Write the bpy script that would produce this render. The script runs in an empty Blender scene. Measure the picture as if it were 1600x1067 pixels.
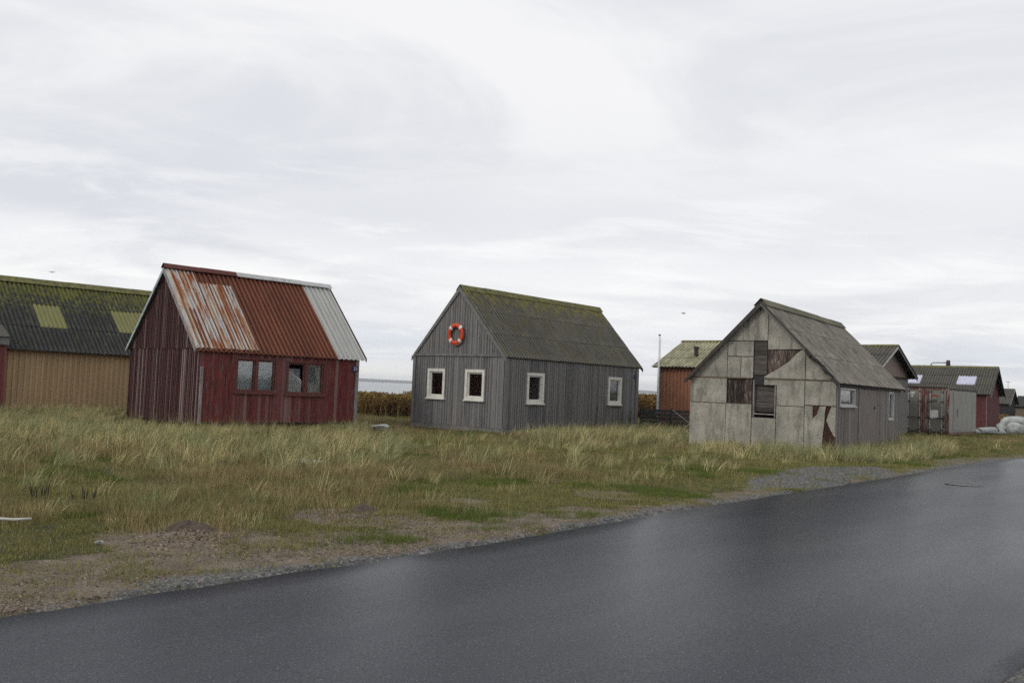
import bpy, bmesh, math, random
import numpy as np
from mathutils import Vector, Matrix, Euler
random.seed(7); rng = np.random.default_rng(7)
scene = bpy.context.scene
C = scene.collection
R = math.radians
PI = math.pi

# ---------------------------------------------------------------- camera
HC = 1.7
cam_d = bpy.data.cameras.new('camera'); cam = bpy.data.objects.new('camera', cam_d); C.objects.link(cam)
cam_d.sensor_width = 36; cam_d.lens = 1414.7 / 1600 * 36
cam_d.clip_start = 0.1; cam_d.clip_end = 30000
_p, _r = .05032, .04098
_F = Vector((0, math.cos(_p), math.sin(_p))); _R0 = Vector((1, 0, 0)); _U0 = Vector((0, -math.sin(_p), math.cos(_p)))
_R = _R0 * math.cos(_r) + _U0 * math.sin(_r); _U = _U0 * math.cos(_r) - _R0 * math.sin(_r)
M = Matrix((( _R.x, _U.x, -_F.x, 0), (_R.y, _U.y, -_F.y, 0), (_R.z, _U.z, -_F.z, HC), (0, 0, 0, 1)))
cam.matrix_world = M
scene.camera = cam

# ---------------------------------------------------------------- sky, sun, exposure
SUN_EL, SUN_AZ = R(32), R(-118)          # azimuth clockwise from +Y
w = bpy.data.worlds.new('World'); scene.world = w; w.use_nodes = True
nt = w.node_tree; nt.nodes.clear()
def N(nt, t, **k):
    n = nt.nodes.new(t)
    for a, b in k.items(): setattr(n, a, b)
    return n
def LK(nt, a, b): nt.links.new(a, b)
def mathn(nt, op, a, b=None, c=None, clamp=False):
    n = N(nt, 'ShaderNodeMath', operation=op); n.use_clamp = clamp
    for i, v in enumerate((a, b, c)):
        if v is None: continue
        if isinstance(v, (int, float)): n.inputs[i].default_value = v
        else: LK(nt, v, n.inputs[i])
    return n.outputs[0]
def maprange(nt, v, lo, hi, a=0., b=1., smooth=True):
    n = N(nt, 'ShaderNodeMapRange'); n.interpolation_type = 'SMOOTHSTEP' if smooth else 'LINEAR'
    if isinstance(v, (int, float)): n.inputs[0].default_value = v
    else: LK(nt, v, n.inputs[0])
    n.inputs[1].default_value = lo; n.inputs[2].default_value = hi; n.inputs[3].default_value = a; n.inputs[4].default_value = b
    return n.outputs[0]
def mixc(nt, f, a, b, mode='MIX'):
    n = N(nt, 'ShaderNodeMix', data_type='RGBA', blend_type=mode)
    for s, v in ((n.inputs[0], f), (n.inputs[6], a), (n.inputs[7], b)):
        if isinstance(v, (int, float)): s.default_value = v
        elif isinstance(v, tuple): s.default_value = (*v[:3], 1)
        else: LK(nt, v, s)
    return n.outputs[2]
def noise(nt, vec, scale, detail=4, rough=.55, dist=0.):
    n = N(nt, 'ShaderNodeTexNoise'); LK(nt, vec, n.inputs['Vector'])
    n.inputs['Scale'].default_value = scale; n.inputs['Detail'].default_value = detail
    n.inputs['Roughness'].default_value = rough; n.inputs['Distortion'].default_value = dist
    return n.outputs[0]
def vscale(nt, vec, s, off=(0, 0, 0)):
    n = N(nt, 'ShaderNodeMapping'); LK(nt, vec, n.inputs[0]); n.inputs['Scale'].default_value = s; n.inputs['Location'].default_value = off
    return n.outputs[0]

sky = N(nt, 'ShaderNodeTexSky', sky_type='NISHITA'); sky.sun_disc = False
sky.sun_elevation = SUN_EL; sky.sun_rotation = SUN_AZ; sky.air_density = 1.5; sky.dust_density = 3
tc = N(nt, 'ShaderNodeTexCoord'); sep = N(nt, 'ShaderNodeSeparateXYZ'); LK(nt, tc.outputs['Generated'], sep.inputs[0])
zz = mathn(nt, 'MAXIMUM', sep.outputs[2], 0.0)
den = mathn(nt, 'ADD', zz, 0.10)
cx = mathn(nt, 'DIVIDE', sep.outputs[0], den); cy = mathn(nt, 'DIVIDE', sep.outputs[1], den)
cv = N(nt, 'ShaderNodeCombineXYZ'); LK(nt, cx, cv.inputs[0]); LK(nt, cy, cv.inputs[1])
base_v = vscale(nt, cv.outputs[0], (1, 1, 1), (3.7, 1.3, 0))
big = noise(nt, base_v, .35, 3, .5, .6)
med = noise(nt, vscale(nt, base_v, (.85, 1.0, 1)), .75, 6, .58, .9)
thin = noise(nt, vscale(nt, base_v, (.8, 1.3, 1), (4, 2, 0)), 1.3, 6, .62, .5)
wob = mathn(nt, 'MULTIPLY_ADD', big, .035, -.0175)
el = mathn(nt, 'ADD', sep.outputs[2], wob)
rp = N(nt, 'ShaderNodeValToRGB'); LK(nt, mathn(nt, 'MULTIPLY', el, 2.0), rp.inputs[0])
rp.color_ramp.interpolation = 'B_SPLINE'
stops = [(0.0, (.97, .94, .87)), (.030, (.95, .93, .88)), (.060, (.66, .71, .79)), (.10, (.74, .77, .83)), (.165, (.92, .92, .93)), (.25, (.90, .905, .925)),
         (.35, (.69, .71, .765)), (.50, (.86, .86, .87)), (.64, (.90, .895, .90)), (.9, (.88, .88, .89)), (1.0, (.87, .875, .89))]
er = rp.color_ramp.elements
er[0].position, er[0].color = stops[0][0], (*stops[0][1], 1); er[1].position, er[1].color = stops[-1][0], (*stops[-1][1], 1)
for p_, c_ in stops[1:-1]:
    e_ = er.new(p_); e_.color = (*c_, 1)
low = maprange(nt, sep.outputs[2], .42, .14)
c0 = rp.outputs[0]
c1 = mixc(nt, mathn(nt, 'MULTIPLY', maprange(nt, med, .42, .66), .72), c0, (.65, .672, .73))
c2 = mixc(nt, mathn(nt, 'MULTIPLY', mathn(nt, 'MULTIPLY', maprange(nt, thin, .48, .68), maprange(nt, sep.outputs[2], .34, .12)), .55), c1, (1.02, 1.02, 1.0))
c3 = mixc(nt, mathn(nt, 'MULTIPLY', maprange(nt, big, .35, .62), .35), c2, (.93, .93, .94))
# thick overcast hides most of the blue sky behind it
clouds10 = mixc(nt, 1.0, c3, (10., 10., 10.), 'MULTIPLY')
tot = mixc(nt, .94, sky.outputs[0], clouds10)
bg = N(nt, 'ShaderNodeBackground'); LK(nt, tot, bg.inputs[0]); bg.inputs[1].default_value = .1
wo = N(nt, 'ShaderNodeOutputWorld'); LK(nt, bg.outputs[0], wo.inputs[0])

sd = bpy.data.lights.new('sun', 'SUN'); sd.energy = .9; sd.angle = R(18); sd.color = (1, .96, .9)
sun = bpy.data.objects.new('sun', sd); C.objects.link(sun)
sdir = Vector((math.sin(SUN_AZ) * math.cos(SUN_EL), math.cos(SUN_AZ) * math.cos(SUN_EL), math.sin(SUN_EL)))
sun.rotation_euler = sdir.to_track_quat('Z', 'Y').to_euler(); sun.location = (0, 0, 30)
scene.view_settings.view_transform = 'Standard'; scene.view_settings.look = 'None'
scene.view_settings.exposure = 0.12; scene.view_settings.gamma = 1; scene.view_settings.use_curve_mapping = False
scene.render.engine = 'CYCLES'
scene.cycles.use_denoising = False          # the grass and boards keep their fine detail; what noise is left reads as grain
scene.cycles.max_bounces = 6; scene.cycles.diffuse_bounces = 3; scene.cycles.volume_bounces = 1; scene.cycles.sample_clamp_indirect = 4; scene.cycles.use_adaptive_sampling = False

# ---------------------------------------------------------------- helpers
def tag(o, label=None, cat=None, group=None, kind=None):
    if label: o['label'] = label
    if cat: o['category'] = cat
    if group: o['group'] = group
    if kind: o['kind'] = kind
    return o
def empty(name, loc, rz=0):
    o = bpy.data.objects.new(name, None); C.objects.link(o); o.location = loc; o.rotation_euler.z = rz
    o.empty_display_size = .2
    return o
class MB:
    def __init__(s): s.v = []; s.f = []; s.t = []
    def add(s, vs, fs, tone=.5):
        b = len(s.v); s.v += [tuple(v) for v in vs]; s.f += [tuple(b + i for i in f) for f in fs]
        s.t += [tone] * len(vs) if isinstance(tone, (int, float)) else list(tone)
    def prism(s, a, b, tone=.5):               # two matching polygons
        n = len(a); s.add(list(a) + list(b), [tuple(range(n - 1, -1, -1)), tuple(range(n, 2 * n))] + [(i, (i + 1) % n, n + (i + 1) % n, n + i) for i in range(n)], tone)
    def box(s, x0, x1, y0, y1, z0, z1, tone=.5):
        s.prism([(x0, y0, z0), (x1, y0, z0), (x1, y1, z0), (x0, y1, z0)], [(x0, y0, z1), (x1, y0, z1), (x1, y1, z1), (x0, y1, z1)], tone)
    def beam(s, p, q, wd, ht, tone=.5, up=(0, 0, 1)):
        p = Vector(p); q = Vector(q); d = (q - p).normalized(); sx = d.cross(Vector(up))
        if sx.length < 1e-4: sx = d.cross(Vector((1, 0, 0)))
        sx.normalize(); uz = sx.cross(d)
        f = lambda o: [o + sx * a * wd / 2 + uz * b * ht / 2 for a, b in ((-1, -1), (1, -1), (1, 1), (-1, 1))]
        s.prism(f(p), f(q), tone)
    def tube(s, pts, r, n=8, tone=.5):
        pts = [Vector(p) for p in pts]; rr = r if isinstance(r, (list, tuple)) else [r] * len(pts); vs = []; fs = []
        for i, p in enumerate(pts):
            d = (pts[min(i + 1, len(pts) - 1)] - pts[max(i - 1, 0)]).normalized()
            a = d.orthogonal().normalized() if i == 0 else (a - d * a.dot(d)).normalized(); b = d.cross(a)
            vs += [p + (a * math.cos(2 * PI * k / n) + b * math.sin(2 * PI * k / n)) * rr[i] for k in range(n)]
        for i in range(len(pts) - 1):
            fs += [(i * n + k, i * n + (k + 1) % n, (i + 1) * n + (k + 1) % n, (i + 1) * n + k) for k in range(n)]
        fs += [tuple(range(n - 1, -1, -1)), tuple(range((len(pts) - 1) * n, len(pts) * n))]
        s.add(vs, fs, tone)
    def mesh(s, name, m, smooth=False):
        me = bpy.data.meshes.new(name); me.from_pydata(s.v, [], s.f); me.update()
        bm = bmesh.new(); bm.from_mesh(me); bmesh.ops.recalc_face_normals(bm, faces=bm.faces)
        bm.to_mesh(me); bm.free()
        at = me.attributes.new('tone', 'FLOAT', 'POINT'); at.data.foreach_set('value', s.t)
        if m: me.materials.append(m)
        if smooth: me.shade_smooth()
        return me
    def build(s, name, m, parent=None, smooth=False, kind=None, label=None):
        o = bpy.data.objects.new(name, s.mesh(name, m, smooth)); C.objects.link(o)
        if parent: o.parent = parent
        if kind: o['kind'] = kind
        if label: o['label'] = label
        return o
def inst(name, me, parent, loc=(0, 0, 0), rot=(0, 0, 0), scale=(1, 1, 1)):
    o = bpy.data.objects.new(name, me); C.objects.link(o); o.parent = parent; o.location = loc; o.rotation_euler = rot; o.scale = scale
    return o

def mat(name, c1, c2=None, scale=4, stretch=(1, 1, 1), lo=.35, hi=.65, rough=.85, tone=None, tamt=1., over=(), bump=0., bscale=60, bstretch=(1, 1, 1),
        fine=0., fscale=90, objr=0., spec=.3, metal=0., detail=5):
    m = bpy.data.materials.new(name); m.use_nodes = True; nt = m.node_tree
    bs = nt.nodes['Principled BSDF']
    tc = N(nt, 'ShaderNodeTexCoord'); oi = N(nt, 'ShaderNodeObjectInfo')
    mul = N(nt, 'ShaderNodeVectorMath', operation='MULTIPLY_ADD'); LK(nt, oi.outputs['Random'], mul.inputs[0]); mul.inputs[1].default_value = (37, 91, 53); LK(nt, tc.outputs['Object'], mul.inputs[2])
    vec = mul.outputs[0]
    geo = N(nt, 'ShaderNodeNewGeometry'); gs = N(nt, 'ShaderNodeSeparateXYZ'); LK(nt, geo.outputs['Position'], gs.inputs[0])
    c = c1
    if c2: c = mixc(nt, maprange(nt, noise(nt, vscale(nt, vec, stretch), scale, detail, .6), lo, hi), c1, c2)
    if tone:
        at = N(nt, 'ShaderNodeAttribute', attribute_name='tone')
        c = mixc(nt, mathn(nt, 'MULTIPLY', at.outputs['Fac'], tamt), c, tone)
    for o in over:
        col, sc, st, l, h, amt = o[:6]
        f = noise(nt, vscale(nt, vec, st), sc, 6, .62, .3)
        if len(o) > 6 and o[6]:
            a, b, k = o[6]          # fades in between world heights a and b
            f = mathn(nt, 'ADD', f, maprange(nt, gs.outputs[2], a, b, -k, 0, False))
        f = mathn(nt, 'MULTIPLY', maprange(nt, f, l, h), amt)
        c = mixc(nt, f, c, col)
    if fine:
        f = noise(nt, vscale(nt, vec, stretch), fscale, 3, .7)
        g = maprange(nt, f, .3, .7, 1 - fine, 1 + fine, False)
        cc = N(nt, 'ShaderNodeCombineColor')
        for i in range(3): LK(nt, g, cc.inputs[i])
        c = mixc(nt, 1.0, c, cc.outputs[0], 'MULTIPLY')
    if objr:
        g = maprange(nt, oi.outputs['Random'], 0, 1, 1 - objr, 1 + objr, False)
        cc = N(nt, 'ShaderNodeCombineColor')
        for i in range(3): LK(nt, g, cc.inputs[i])
        c = mixc(nt, 1.0, c, cc.outputs[0], 'MULTIPLY')
    if isinstance(c, tuple): bs.inputs['Base Color'].default_value = (*c, 1)
    else: LK(nt, c, bs.inputs['Base Color'])
    bs.inputs['Roughness'].default_value = rough; bs.inputs['Metallic'].default_value = metal
    bs.inputs['Specular IOR Level'].default_value = spec
    if bump:
        b = N(nt, 'ShaderNodeBump'); b.inputs['Strength'].default_value = min(bump, 1); b.inputs['Distance'].default_value = .02
        LK(nt, noise(nt, vscale(nt, vec, bstretch), bscale, 4, .65), b.inputs['Height']); LK(nt, b.outputs[0], bs.inputs['Normal'])
    return m
V1 = (9, 9, .7)                     # vertical grain
MT = {}
MT['grey_wood'] = mat('grey_wood', (.165, .16, .157), (.088, .086, .09), 2.2, V1, .3, .7, .9, tone=(.27, .262, .255), tamt=.6,
    over=[((.075, .07, .07), 3, (3, 3, 1.5), .58, .72, .7), ((.17, .15, .12), 1.2, (1, 1, .6), .5, .7, .3)], bump=.4, bscale=12, bstretch=(8, 8, .6), fine=.18, fscale=12)
MT['red_gable'] = mat('blackened_red_boards', (.085, .022, .022), (.030, .016, .016), 2.5, V1, .3, .7, .85, tone=(.30, .23, .22), tamt=.85,
    over=[((.14, .025, .025), 2.2, (7, 7, .5), .55, .72, .6), ((.02, .012, .012), 1.5, (4, 4, .8), .52, .72, .7)], bump=.4, bscale=12, bstretch=(8, 8, .6), fine=.25, fscale=14)
MT['grey_trim'] = mat('grey_trim', (.20, .195, .185), (.12, .118, .115), 3, (2, 2, 2), .3, .7, .85, over=[((.10, .10, .09), 5, (1, 1, 1), .55, .75, .5)], bump=.2)
MT['cream'] = mat('cream_paint', (.66, .65, .59), (.52, .51, .46), 6, (1, 1, 1), .4, .75, .6, over=[((.32, .31, .26), 12, (1, 1, 1), .62, .75, .5)])
MT['red_wood'] = mat('red_wood', (.185, .029, .026), (.08, .022, .022), 2.5, V1, .3, .7, .85, tone=(.27, .20, .19), tamt=.75,
    over=[((.16, .125, .12), 2.2, (7, 7, .8), .52, .70, .7), ((.20, .02, .02), 1.6, (3, 3, .5), .62, .72, .7), ((.04, .018, .018), 1.5, (4, 4, .8), .56, .75, .6)], bump=.4, bscale=12, bstretch=(8, 8, .6), fine=.25, fscale=14)
MT['red_frame'] = mat('red_frame', (.15, .035, .028), (.09, .05, .042), 8, (1, 1, 1), .35, .65, .8, over=[((.21, .16, .14), 9, (1, 1, 1), .55, .7, .7)], bump=.3)
MT['silver_wood'] = mat('weathered_pale_wood', (.30, .285, .28), (.16, .145, .14), 4, (3, 3, 1), .3, .7, .9, over=[((.20, .08, .07), 6, (1, 1, 1), .6, .75, .5)], bump=.3)
MT['pale_barge'] = mat('pale_blue_trim', (.42, .50, .50), (.25, .31, .31), 5, (1, 1, 1), .35, .7, .7)
MT['rust_red'] = mat('rusty_red_sheet', (.20, .064, .03), (.135, .040, .021), 2.2, (3, .5, 1), .3, .7, .75,
    over=[((.21, .095, .055), 5, (5, .4, 1), .58, .75, .4), ((.09, .035, .025), 3, (4, .6, 1), .6, .8, .6)], fine=.15, fscale=20, objr=.13, bump=.1, tone=(.07, .026, .018), tamt=.55)  # dark rust tone in the valleys doubles as painted rib shade
MT['white_rust'] = mat('white_sheet_with_rust', (.50, .50, .475), (.39, .40, .40), 3, (4, .5, 1), .35, .65, .6,
    over=[((.42, .27, .15), 1.25, (6.2, .5, 1), .44, .56, .8), ((.28, .085, .022), 1.5, (6.2, .45, 1), .49, .59, 1.), ((.14, .04, .018), 4, (3, 1, 1), .60, .70, .8)], fine=.12, fscale=20)
MT['white_sheet'] = mat('white_sheet', (.46, .465, .435), (.37, .375, .35), 2, (4, .4, 1), .3, .7, .6, over=[((.25, .16, .1), 4, (4, .5, 1), .67, .76, .7)], fine=.08)
MT['white_trim'] = mat('white_trim', (.50, .50, .49), (.36, .36, .35), 6, (1, 1, 1), .4, .7, .7)
MT['rust_trim'] = mat('rusty_trim', (.13, .04, .028), (.085, .03, .025), 6, (1, 1, 1), .3, .7, .75)
def roofmat(name, a, b, moss, zr, mlo=.42, mhi=.6, amt=.9, extra=(), valley_shade=.75):
    return mat(name, a, b, 3, (2.5, .6, 1), .3, .7, .92, over=[((a[0] * 1.7, a[1] * 1.7, a[2] * 1.6), 14, (1, 1, 1), .60, .72, .6), *extra, (moss, 5.5, (1.6, .7, 1), mlo, mhi, amt, zr)],
               fine=.3, fscale=22, objr=.07, bump=.5, bscale=30, tone=(b[0] * .35, b[1] * .35, b[2] * .35), tamt=valley_shade)  # darker tone in the valleys paints rib shade as well as dirt
MT['grey_roof'] = roofmat('mossy_dark_corrugated', (.15, .138, .112), (.095, .09, .078), (.19, .17, .035), (4.1, 5.3, .27), .36, .56, .9, extra=[((.10, .095, .04), 2.2, (1, .6, 1), .48, .68, .6)])
MT['barn_roof'] = roofmat('mossy_black_corrugated', (.052, .054, .050), (.028, .030, .028), (.125, .125, .022), (3.6, 5.2, .26), .28, .60, .9, extra=[((.08, .085, .03), 3, (1.5, .7, 1), .56, .70, .6)])
MT['conc_roof'] = roofmat('lichened_corrugated', (.29, .265, .22), (.16, .15, .128), (.17, .155, .06), (3.9, 5.6, .5), .45, .6, .7, extra=[((.06, .055, .05), 3.5, (5, .5, 1), .50, .66, .8)])
MT['hut_roof'] = roofmat('pale_lichened_corrugated', (.50, .47, .33), (.24, .23, .14), (.2, .2, .07), (2., 3, .1), .5, .7, .6)
MT['moss_roof'] = roofmat('olive_corrugated', (.125, .118, .095), (.085, .08, .068), (.15, .145, .035), (3.4, 4.6, .4), .42, .6, .8)
MT['cap_moss'] = mat('mossy_ridge', (.20, .185, .055), (.09, .09, .045), 6, (1, 1, 1), .3, .65, .95, over=[((.19, .18, .13), 14, (1, 1, 1), .55, .7, .7)], fine=.3, fscale=30, objr=.1, bump=.6)
MT['cap_lichen'] = mat('lichened_ridge', (.17, .16, .09), (.12, .115, .085), 6, (1, 1, 1), .3, .65, .95, over=[((.22, .21, .17), 14, (1, 1, 1), .52, .7, .7)], fine=.3, fscale=30, objr=.15, bump=.6)
MT['skylight'] = mat('yellowed_roof_light', (.18, .17, .04), (.125, .125, .032), 5, (3, .5, 1), .3, .7, .5, spec=.5)
MT['skylight_pale'] = mat('milky_roof_light', (.42, .43, .60), (.60, .60, .66), 5, (3, .5, 1), .3, .7, .35, spec=.5)
MT['tan_wall'] = mat('tan_profiled_sheet', (.42, .295, .165), (.35, .245, .14), 1.2, (1, 1, .4), .3, .7, .55, fine=.06, over=[((.16, .12, .08), 2, (3, 3, .4), .62, .8, .4)])
MT['pink_wall'] = mat('dull_red_sheet', (.19, .062, .055), (.15, .048, .044), 1.2, (1, 1, .4), .3, .7, .6, fine=.08)
MT['orange_wall'] = mat('terracotta_sheet', (.33, .150, .085), (.28, .125, .072), 1.2, (1, 1, .4), .3, .7, .6, fine=.08)
MT['red_wall'] = mat('dark_red_boards', (.12, .034, .034), (.085, .027, .028), 2, V1, .3, .7, .8, fine=.12)
MT['concrete'] = mat('pebbled_panel', (.41, .388, .33), (.26, .25, .215), 1.9, (1, 1, 1), .3, .7, .95,
    over=[((.15, .145, .125), 2.2, (2.2, 2.2, .5), .48, .68, .75), ((.48, .455, .38), 1.1, (3, 3, .5), .60, .72, .4), ((.08, .075, .07), 26, (1, 1, 1), .56, .66, .75), ((.50, .48, .42), 24, (1, 1, 1), .60, .70, .5), ((.20, .12, .075), 2.4, (5, 5, .5), .60, .72, .6)],
    fine=.28, fscale=55, objr=.06, bump=.9, bscale=45)
MT['seam'] = mat('brownish_batten', (.20, .15, .11), (.12, .095, .075), 8, (1, 1, 1), .3, .7, .9)
MT['dark_plank'] = mat('dark_brown_plank', (.075, .05, .04), (.04, .028, .024), 5, (1, 5, .8), .3, .7, .9, over=[((.27, .24, .21), 5, (1, 7, .7), .50, .66, .8)], bump=.4, objr=.6)
MT['grey_plank'] = mat('grey_brown_plank', (.105, .09, .08), (.055, .05, .047), 5, (1, .8, 6), .3, .7, .9, bump=.4, objr=.35)
MT['brown_red'] = mat('red_brown_board', (.085, .035, .026), (.045, .024, .02), 5, (1, 1, 1), .3, .7, .9, objr=.3)
MT['shed_side'] = mat('weathered_brown_boards', (.185, .165, .15), (.095, .085, .08), 2.2, V1, .3, .7, .9, tone=(.30, .275, .25), tamt=.6, over=[((.21, .12, .10), 1.3, (1, 1, 1), .60, .78, .15)], bump=.4, bscale=12, bstretch=(8, 8, .6), fine=.2, fscale=12)
MT['door_pink'] = mat('faded_red_door', (.22, .19, .175), (.15, .135, .125), 2.2, (5, 5, 1), .3, .7, .9, over=[((.25, .12, .10), 1.6, (3, 3, 1), .52, .68, .5)], bump=.2, fine=.15)
MT['dark_trim'] = mat('dark_trim', (.05, .042, .038), (.075, .065, .058), 6, (1, 1, 1), .35, .7, .9)
MT['black_trim'] = mat('blackened_boards', (.022, .022, .022), (.045, .043, .04), 5, (1, 1, 3), .35, .7, .9, objr=.3)
MT['interior'] = mat('interior_dark', (.05, .045, .04))
MT['curtain'] = mat('net_curtain', (.50, .53, .50), (.36, .40, .39), 3, (6, 6, .5), .3, .7, .9)
MT['plastic'] = mat('crumpled_plastic', (.55, .57, .60), (.42, .45, .48), 14, (1, 1, 1), .4, .7, .5, fine=.25, fscale=60)
MT['curtain_dim'] = mat('dim_curtain', (.34, .36, .37), (.20, .22, .24), 3, (4, 4, .8), .3, .7, .9)
MT['blue_plate'] = mat('blue_enamel', (.015, .03, .13), rough=.3)
MT['white'] = mat('white_paint', (.72, .72, .70), (.6, .6, .58), 5, rough=.5)
MT['ring_orange'] = mat('ring_orange', (.62, .075, .02), (.45, .05, .018), 6, rough=.5)
MT['steel'] = mat('container_paint', (.205, .20, .165), (.16, .158, .135), 3, (1, 1, .5), .3, .7, .6, over=[((.13, .035, .02), 2.2, (3, 3, .9), .60, .70, .8)], fine=.08)
MT['steel_side'] = mat('container_side', (.29, .285, .26), (.23, .225, .21), 2, (1, 1, .4), .3, .7, .7, over=[((.17, .13, .10), 2.5, (2, 2, .5), .60, .8, .5)], fine=.12)
MT['steel_rust'] = mat('rusted_steel', (.13, .035, .028), (.23, .20, .17), 3, (4, 4, .6), .45, .62, .8, over=[((.05, .02, .018), 6, (1, 1, 1), .55, .7, .8)])
MT['dark_steel'] = mat('dark_steel', (.03, .03, .03), (.06, .04, .035), 6, rough=.7)
MT['bag'] = mat('white_woven_bag', (.40, .42, .40), (.24, .26, .25), 3, (1, 1, 1), .35, .65, .7, over=[((.22, .27, .23), 2, (1, 1, 1), .56, .7, .5)], bump=.5, bscale=8)
MT['soil'] = mat('mound_soil', (.10, .075, .055), (.055, .042, .034), 6, (1, 1, 1), .3, .7, 1., fine=.4, fscale=50, bump=.8, bscale=30)
MT['chip'] = mat('wood_chips', (.25, .175, .12), (.14, .10, .075), 3, objr=.55, rough=.9)
MT['stone'] = mat('pebble_stone', (.17, .165, .16), (.10, .10, .10), 3, objr=.6, rough=.9)
MT['driftwood'] = mat('pale_stick', (.5, .49, .45), (.36, .35, .32), 8, rough=.8)
MT['bird'] = mat('gull', (.25, .25, .26), rough=.8)

def glass(name, dim=.0, refl=1.):
    m = bpy.data.materials.new(name); m.use_nodes = True; nt = m.node_tree; nt.nodes.clear()
    tr = N(nt, 'ShaderNodeBsdfTransparent'); tr.inputs[0].default_value = (.85 - dim, .88 - dim, .88 - dim, 1)
    gl = N(nt, 'ShaderNodeBsdfGlossy'); gl.inputs['Roughness'].default_value = .04; gl.inputs['Color'].default_value = (refl,) * 3 + (1,)
    geo = N(nt, 'ShaderNodeNewGeometry'); b = N(nt, 'ShaderNodeBump'); b.inputs['Strength'].default_value = .06; b.inputs['Distance'].default_value = .01
    LK(nt, noise(nt, geo.outputs['Position'], 3.5, 2), b.inputs['Height']); LK(nt, b.outputs[0], gl.inputs['Normal'])
    fr = N(nt, 'ShaderNodeFresnel'); fr.inputs[0].default_value = 1.6
    mx = N(nt, 'ShaderNodeMixShader'); LK(nt, mathn(nt, 'MULTIPLY_ADD', fr.outputs[0], 1.0, .07), mx.inputs[0]); LK(nt, tr.outputs[0], mx.inputs[1]); LK(nt, gl.outputs[0], mx.inputs[2])
    o = N(nt, 'ShaderNodeOutputMaterial'); LK(nt, mx.outputs[0], o.inputs[0]); return m
MT['glass'] = glass('window_glass')

# ---- numpy value noise for the terrain and the growth patches
_lat = rng.random((64, 64))
def vn(x, y, s, o=0):
    x = np.asarray(x) / s + 100 + o * 7.3; y = np.asarray(y) / s + 100 + o * 3.1
    xi = np.floor(x).astype(int); yi = np.floor(y).astype(int); fx = x - xi; fy = y - yi
    fx = fx * fx * (3 - 2 * fx); fy = fy * fy * (3 - 2 * fy)
    g = lambda a, b: _lat[a % 64, b % 64]
    return (g(xi, yi) * (1 - fx) + g(xi + 1, yi) * fx) * (1 - fy) + (g(xi, yi + 1) * (1 - fx) + g(xi + 1, yi + 1) * fx) * fy
def fbm(x, y, s, o=0): return (vn(x, y, s, o) + .5 * vn(x, y, s / 2.1, o + 1) + .25 * vn(x, y, s / 4.3, o + 2)) / 1.75
def sst(a, b, x): t = np.clip((np.asarray(x) - a) / (b - a), 0, 1); return t * t * (3 - 2 * t)

# ---------------------------------------------------------------- terrain, road, sea
EDGE = [(-60, -62), (-20, -13.2), (-8, .6), (-5.2, 4.0), (-3.39, 6.23), (-2.97, 6.74), (-2.48, 7.30), (-1.85, 7.98), (-1.15, 8.75), (-.5, 9.48), (.15, 10.25), (.95, 11.3), (1.86, 12.5), (3.04, 13.96),
        (4.45, 15.6), (6.34, 17.85), (8.96, 21.0), (12.04, 24.75), (15.0, 28.3), (17.9, 31.2), (22, 34.6), (30, 40), (45, 48), (75, 61), (150, 90), (400, 180)]
EDGE = np.array(EDGE, float)
def dens(P, step):
    out = [P[0]]
    for a, b in zip(P[:-1], P[1:]):
        L = np.hypot(*(b - a)); st = step if L < 15 else L / 8; n = max(1, int(L / st))
        out += [a + (b - a) * k / n for k in range(1, n + 1)]
    return np.array(out)
_ed = dens(EDGE, 1.0)
def edist(x, y):
    """signed distance left of the road's left edge (positive on the huts' side)"""
    x = np.asarray(x, float); y = np.asarray(y, float); best = np.full(x.shape, 1e9); sg = np.ones(x.shape)
    for a, b in zip(EDGE[:-1], EDGE[1:]):
        d = b - a; L2 = (d ** 2).sum(); t = np.clip(((x - a[0]) * d[0] + (y - a[1]) * d[1]) / L2, 0, 1)
        px = x - a[0] - t * d[0]; py = y - a[1] - t * d[1]; q = np.hypot(px, py); m = q < best
        best = np.where(m, q, best); sg = np.where(m, np.sign(d[0] * py - d[1] * px), sg)
    return best * sg
RW = 5.17
MOUNDS = [(-3.25, 9.45, .66, .09), (-1.75, 11.45, .62, .06)]
def gh(x, y, e=None):
    x = np.asarray(x, float); y = np.asarray(y, float)
    if e is None: e = edist(x, y)
    h = (fbm(x, y, 5) - .5) * .28 * sst(1.0, 7, e) + (fbm(x, y, .7, 5) - .5) * .05 * sst(.1, 1.2, e)
    h = h + .05 * sst(3, 14, e)
    for mx, my, mr, mh in MOUNDS: h = h + mh * np.exp(-(((x - mx) ** 2 + (y - my) ** 2) / (mr * .55) ** 2))
    h = np.where((e < .12) & (e > -RW - .12), -.05, h)
    h = np.where(e <= -RW - .12, (fbm(x, y, .7, 5) - .5) * .03, h)
    s = -.72 * x + .69 * y
    h = h - 5.5 * sst(62, 95, s)
    return h

def coords(lo, hi, step, far):
    a = list(np.arange(lo, hi, step)); g = step; b = [a[-1]]
    while b[-1] < far: g *= 1.22; b.append(b[-1] + g)
    g = step; c_ = [a[0]]
    while c_[-1] > -far: g *= 1.22; c_.append(c_[-1] - g)
    return np.array(c_[:0:-1] + a + b[1:])
xs = coords(-16, 20, .13, 9000); ys = coords(3.5, 36, .13, 9000)
X, Y = np.meshgrid(xs, ys); E_ = edist(X, Y); Z = gh(X, Y, E_)
nx, ny = len(xs), len(ys)

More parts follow.
